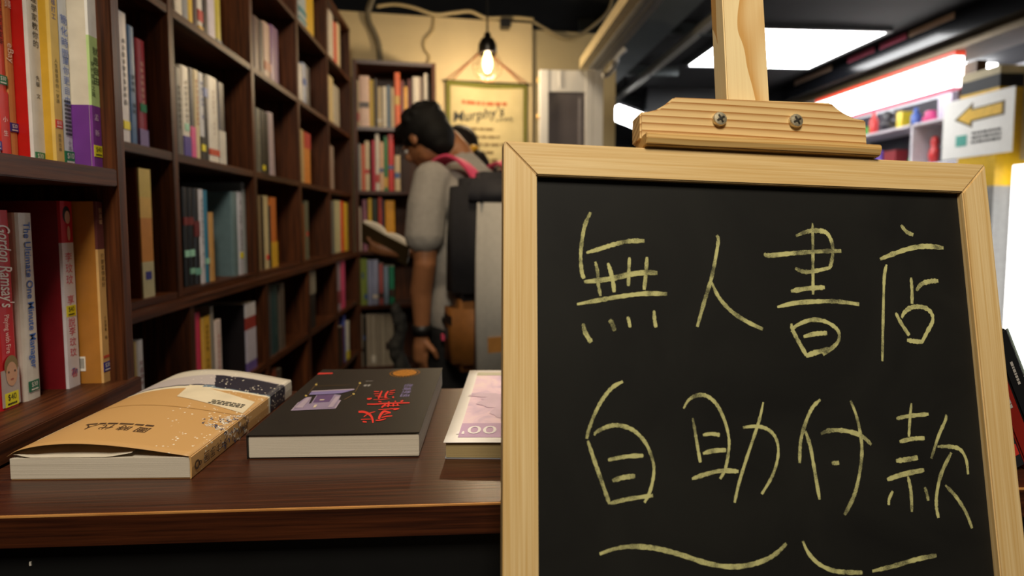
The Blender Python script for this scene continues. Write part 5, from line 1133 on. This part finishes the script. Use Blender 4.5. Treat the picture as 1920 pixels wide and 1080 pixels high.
rbox('top_flap', -.10, .14, -.30, -.14, 1.29, 1.42, mat('pack_charcoal', '232228', .75), .03, .03, .05)
for nm, bx0, m_ in (('side_zip', ((-.1565, -.25, .90), (-.153, -.16, .93)), mat('zip_black', '0c0c0c', .5)), ('zip_pull', ((-.158, -.19, .845), (-.153, -.18, .88)), mat('zip_grey', '4a5058', .4, .5)), ('leather_patch', ((-.06, -.347, .80), (.0, -.335, .87)), mat('patch_tan', '9a6a30', .6)), ('pink_tab', ((-.161, -.15, .83), (-.153, -.13, .85)), mat('strap_pink', 'd8486c', .7, vary=.08, scale=50))):
    o = MB().box(*bx0).build(nm, m_, bpk); o.rotation_euler = (0, 0, PKR)
PINK = mat('strap_pink', 'd8486c', .7, vary=.08, scale=50)
def ribbon(name, pts, w_, side, m_, t_=.008):
    pts = smooth_path(pts, 6); mb = MB(); n = len(pts); vs = []
    for i, p in enumerate(pts):
        t = (pts[min(i+1, n-1)]-pts[max(i-1, 0)]).normalized(); s = Vector(side); s = (s-t*s.dot(t)).normalized(); nn_ = t.cross(s)
        vs += [p+s*w_/2+nn_*t_/2, p-s*w_/2+nn_*t_/2, p-s*w_/2-nn_*t_/2, p+s*w_/2-nn_*t_/2]
    fs = [(i*4+j, i*4+(j+1) % 4, (i+1)*4+(j+1) % 4, (i+1)*4+j) for i in range(n-1) for j in range(4)]+[(3, 2, 1, 0), tuple(range((n-1)*4, n*4))]
    mb.add(vs, fs); return mb.build(name, m_, bpk, bevel=.002)
for s in (-1, 1):
    ribbon('shoulder_strap', [(s*.085, -.17, 1.36), (s*.095, -.12, 1.43), (s*.115, -.05, 1.478), (s*.125, .03, 1.47), (s*.13, .10, 1.42), (s*.14, .145, 1.32), (s*.15, .15, 1.2)], .055, (1, 0, .25*s), PINK, .012)
    ribbon('lower_strap', [(s*.15, .15, 1.21), (s*.175, .1, 1.08), (s*.178, .0, .95), (s*.172, -.12, .84), (s*.15, -.18, .80)], .022, (0, 0, 1) , mat('strap_black', '0c0c0d', .7), .004)
ribbon('strap_tail', [(-.186, .03, 1.07), (-.19, .035, .95), (-.19, .03, .80), (-.186, .03, .70)], .03, (0, 1, 0), mat('strap_black', '0c0c0d', .7), .003)
ribbon('grab_loop', [(-.03, -.18, 1.39), (-.025, -.17, 1.44), (.025, -.17, 1.44), (.03, -.18, 1.39)], .02, (0, 1, 0), mat('strap_black', '0c0c0d', .7), .004)
# open book in his hand
cb_ = PY(695, 442, 2.36); ob_ = tag(empty('open_book', cb_), 'open paperback held out in the hand of the reader', 'book')
n_ = Vector((.45, .55, .70)).normalized(); x_ = Vector((.85, -.12, -.45)); x_ = (x_-n_*x_.dot(n_)).normalized(); y_ = n_.cross(x_)
cb_ = PY(722, 458, 2.33); ob_.matrix_world = Matrix(((x_.x, y_.x, n_.x, cb_.x), (x_.y, y_.y, n_.y, cb_.y), (x_.z, y_.z, n_.z, cb_.z), (0, 0, 0, 1)))
mb = MB(); n = 8
for s in (-1, 1):
    vs = [(s*.105*i/n, y, .016*math.sin(math.pi*min(1, i/n*1.1))**.7+.004*(i/n)+dz) for dz in (.0, .011) for y in (-.075, .075) for i in range(n+1)]
    g = lambda a, j, i: a*2*(n+1)+j*(n+1)+i; fs = []
    for i in range(n): fs += [(g(1,0,i), g(1,0,i+1), g(1,1,i+1), g(1,1,i)), (g(0,0,i), g(0,1,i), g(0,1,i+1), g(0,0,i+1)), (g(0,0,i), g(0,0,i+1), g(1,0,i+1), g(1,0,i)), (g(0,1,i+1), g(0,1,i), g(1,1,i), g(1,1,i+1))]
    fs += [(g(0,0,n), g(0,1,n), g(1,1,n), g(1,0,n))]; mb.add(vs, fs)
mb.build('pages', PAPER, ob_, smooth=True)
MB().add([(-.108, -.078, -.0), (0, -.078, -.003), (.108, -.078, 0), (-.108, .078, 0), (0, .078, -.003), (.108, .078, 0), (-.108, -.078, -.002), (0, -.078, -.005), (.108, -.078, -.002), (-.108, .078, -.002), (0, .078, -.005), (.108, .078, -.002)],
  [(0,1,4,3),(1,2,5,4),(6,9,10,7),(7,10,11,8),(0,6,7,1),(1,7,8,2),(3,4,10,9),(4,5,11,10),(0,3,9,6),(2,8,11,5)]).build('cover', mat('open_book_cover', '6a5a36', .6), ob_)
# dark mottled bag hanging beside the man
sb = PY(745, 590, 2.12); bag = tag(empty('shoulder_bag', (sb.x, sb.y, 0)), 'dark mottled grey cloth bag hanging at the wrist of the reader', 'bag')
bm = bmesh.new(); zt2, zb2 = PY(745, 585, 2.12).z, PY(745, 715, 2.12).z
for i in range(9):
    t = i/8; ell(bm, (.0+.012*math.sin(i*1.3), .03, zb2+(zt2-zb2)*t), (.034-.012*t+.004*math.sin(i*2), .05-.02*t, .035))
remesh(bm, 'bag_cloth', mat('bag_camo', '2a2824', .85, vary=.8, scale=45), bag, .007, 2)
# ---- second person with a ponytail, mostly hidden behind the man
gl = PY(858, 285, 2.70); girl = tag(empty('person', (gl.x+.03, 2.70, 0), math.radians(25)), 'person with dark ponytail and yellow hair tie behind the reader', 'person')
ghc = Vector((-.02, .03, gl.z))
bm = bmesh.new(); zs_ = gl.z-.245
chain(bm, [(0, 0, .88), (0, 0, 1.1), (0, 0, zs_-.05)], [.11, .1, .11]); chain(bm, [(0, 0, zs_), (0, .01, zs_+.1), tuple(ghc)], [.05, .048, .05])
for s in (-1, 1):
    ell(bm, (s*.09, 0, zs_-.05), (.085, .08, .07)); chain(bm, [(s*.08, 0, .86), (s*.085, .01, .48), (s*.085, 0, .08)], [.08, .052, .038], .5); chain(bm, [(s*.085, -.02, .04), (s*.09, .12, .025)], [.033, .024])
    chain(bm, [(s*.16, 0, zs_-.04), (s*.185, .02, zs_-.3), (s*.12, .2, zs_-.32)], [.05, .038, .025]); hand(bm, (s*.12, .2, zs_-.32), (-s*.3, 1, .1), (0, 0, 1), .35, .9)
GM = head(bm, ghc, math.radians(20), math.radians(-20)); remesh(bm, 'body', SKIN, girl, .0065, 3)
bm = bmesh.new()
def he(c_, r): bmesh.ops.create_icosphere(bm, subdivisions=3, radius=1, matrix=GM @ Matrix.Translation(c_) @ Matrix.Diagonal((*r, 1)))
he((0, -.022, .03), (.088, .1, .095)); he((0, -.05, -.02), (.075, .066, .07)); remesh(bm, 'hair', mat('brown_black_hair', '150d0a', .7, vary=.3, scale=60, bump=.3, spec=.25), girl, .007, 3, cut=[(GM @ Vector((0, .075, .02)), GM.to_3x3() @ Vector((0, 1, -.35)))])
gi = (Matrix.Translation((gl.x+.03, 2.70, 0)) @ Matrix.Rotation(math.radians(25), 4, 'Z')).inverted()
pt = [gi @ PY(x, y, d) for x, y, d in ((877, 282, 2.62), (888, 284, 2.58), (900, 295, 2.56), (910, 318, 2.57), (916, 345, 2.60), (920, 372, 2.62))]
bm = bmesh.new(); chain(bm, pt, [.028, .018, .03, .034, .026, .010]); remesh(bm, 'ponytail', mat('brown_black_hair', '150d0a', .4), girl, .006, 3)
tie = gi @ PY(887, 284, 2.575); dtie = (pt[2]-pt[0]).normalized()
MB().tube([tie-dtie*.014, tie-dtie*.007, tie+dtie*.007, tie+dtie*.014], [.022, .03, .03, .022], 14).build('hair_tie', mat('tie_yellow', 'e0a818', .6), girl, smooth=True)
bm = bmesh.new(); chain(bm, [(0, 0, .86), (0, 0, 1.1), (0, 0, zs_-.03)], [.13, .125, .125])
for s in (-1, 1): ell(bm, (s*.09, 0, zs_-.06), (.1, .095, .085)); chain(bm, [(s*.155, 0, zs_-.04), (s*.18, .015, zs_-.18)], [.066, .062]); ell(bm, (s*.05, 0, 1.0), (.1, .11, .2))
remesh(bm, 'blouse', mat('blouse_white', 'cfcac2', .85), girl, .009, 4)
bm = bmesh.new(); ell(bm, (0, 0, .84), (.14, .12, .12))
for s in (-1, 1): chain(bm, [(s*.075, 0, .82), (s*.085, .01, .48), (s*.085, 0, .10)], [.095, .068, .055], .4)
remesh(bm, 'jeans', mat('jeans_navy', '1a2030', .85), girl, .01, 3)
for s in (-1, 1):
    bm = bmesh.new(); chain(bm, [(s*.085, -.03, .045), (s*.09, .12, .035)], [.043, .034]); remesh(bm, 'shoe', mat('shoe_dark', '1c1a1a', .6), girl, .009, 3, cut=[((0, 0, .001), (0, 0, -1))])
# stand of green and blue goods at the side of the aisle, glimpsed past the backpack
st = tag(empty('display_stand', (.17, 3.08, 0)), 'black display stand at the side of the aisle beyond the backpack', 'stand')
zst = PY(935, 505, 3.02).z
MB().box((-.2, -.09, zst-.03), (.15, .09, zst)).build('stand_top', black_m, st, bevel=.004)
for x in (-.18, .13):
    for y in (-.07, .07): MB().box((x-.015, y-.015, 0), (x+.015, y+.015, zst-.03)).build('leg', black_m, st)
gq = PY(935, 500, 3.05)
gb = tag(empty('green_box', (gq.x+.03, 3.10, zst)), 'green box standing on the black display stand', 'box')
MB().box((-.06, -.03, 0), (.1, .05, PY(935, 395, 3.1).z-zst)).build('box_body', mat('box_green', '3f8a24', .6), gb, bevel=.004); MB().box((-.05, -.032, .02), (.09, -.0305, .06)).build('box_label', mat('box_label_pale', 'b8c890', .6), gb)
bb = tag(empty('picture_frame', (gq.x+.015, 3.02, zst)), 'small rounded blue frame with red and white picture on the display stand', 'frame')
h_ = PY(935, 453, 3.02).z-zst
MB().box((-.045, 0, 0), (.07, .02, h_)).build('frame_rim', mat('frame_blue', '1c4ac8', .35), bb, bevel=.008); MB().box((-.03, -.002, .016), (.055, .0, h_-.018)).build('picture', mat('picture_red', 'c83030', .5), bb); MB().box((-.03, -.003, .014), (.055, -.001, h_*.4)).build('picture_base', WHITE, bb)
# pale carton stored under the counter
u = PY(905, 1076, .62); 
tag(MB().box((u.x-.03, .60, 0), (u.x+.12, .68, u.z)).build('storage_carton', mat('carton_cream', 'd8c8a0', .7), bevel=.003), 'cream carton standing on the floor behind the counter panel', 'carton')
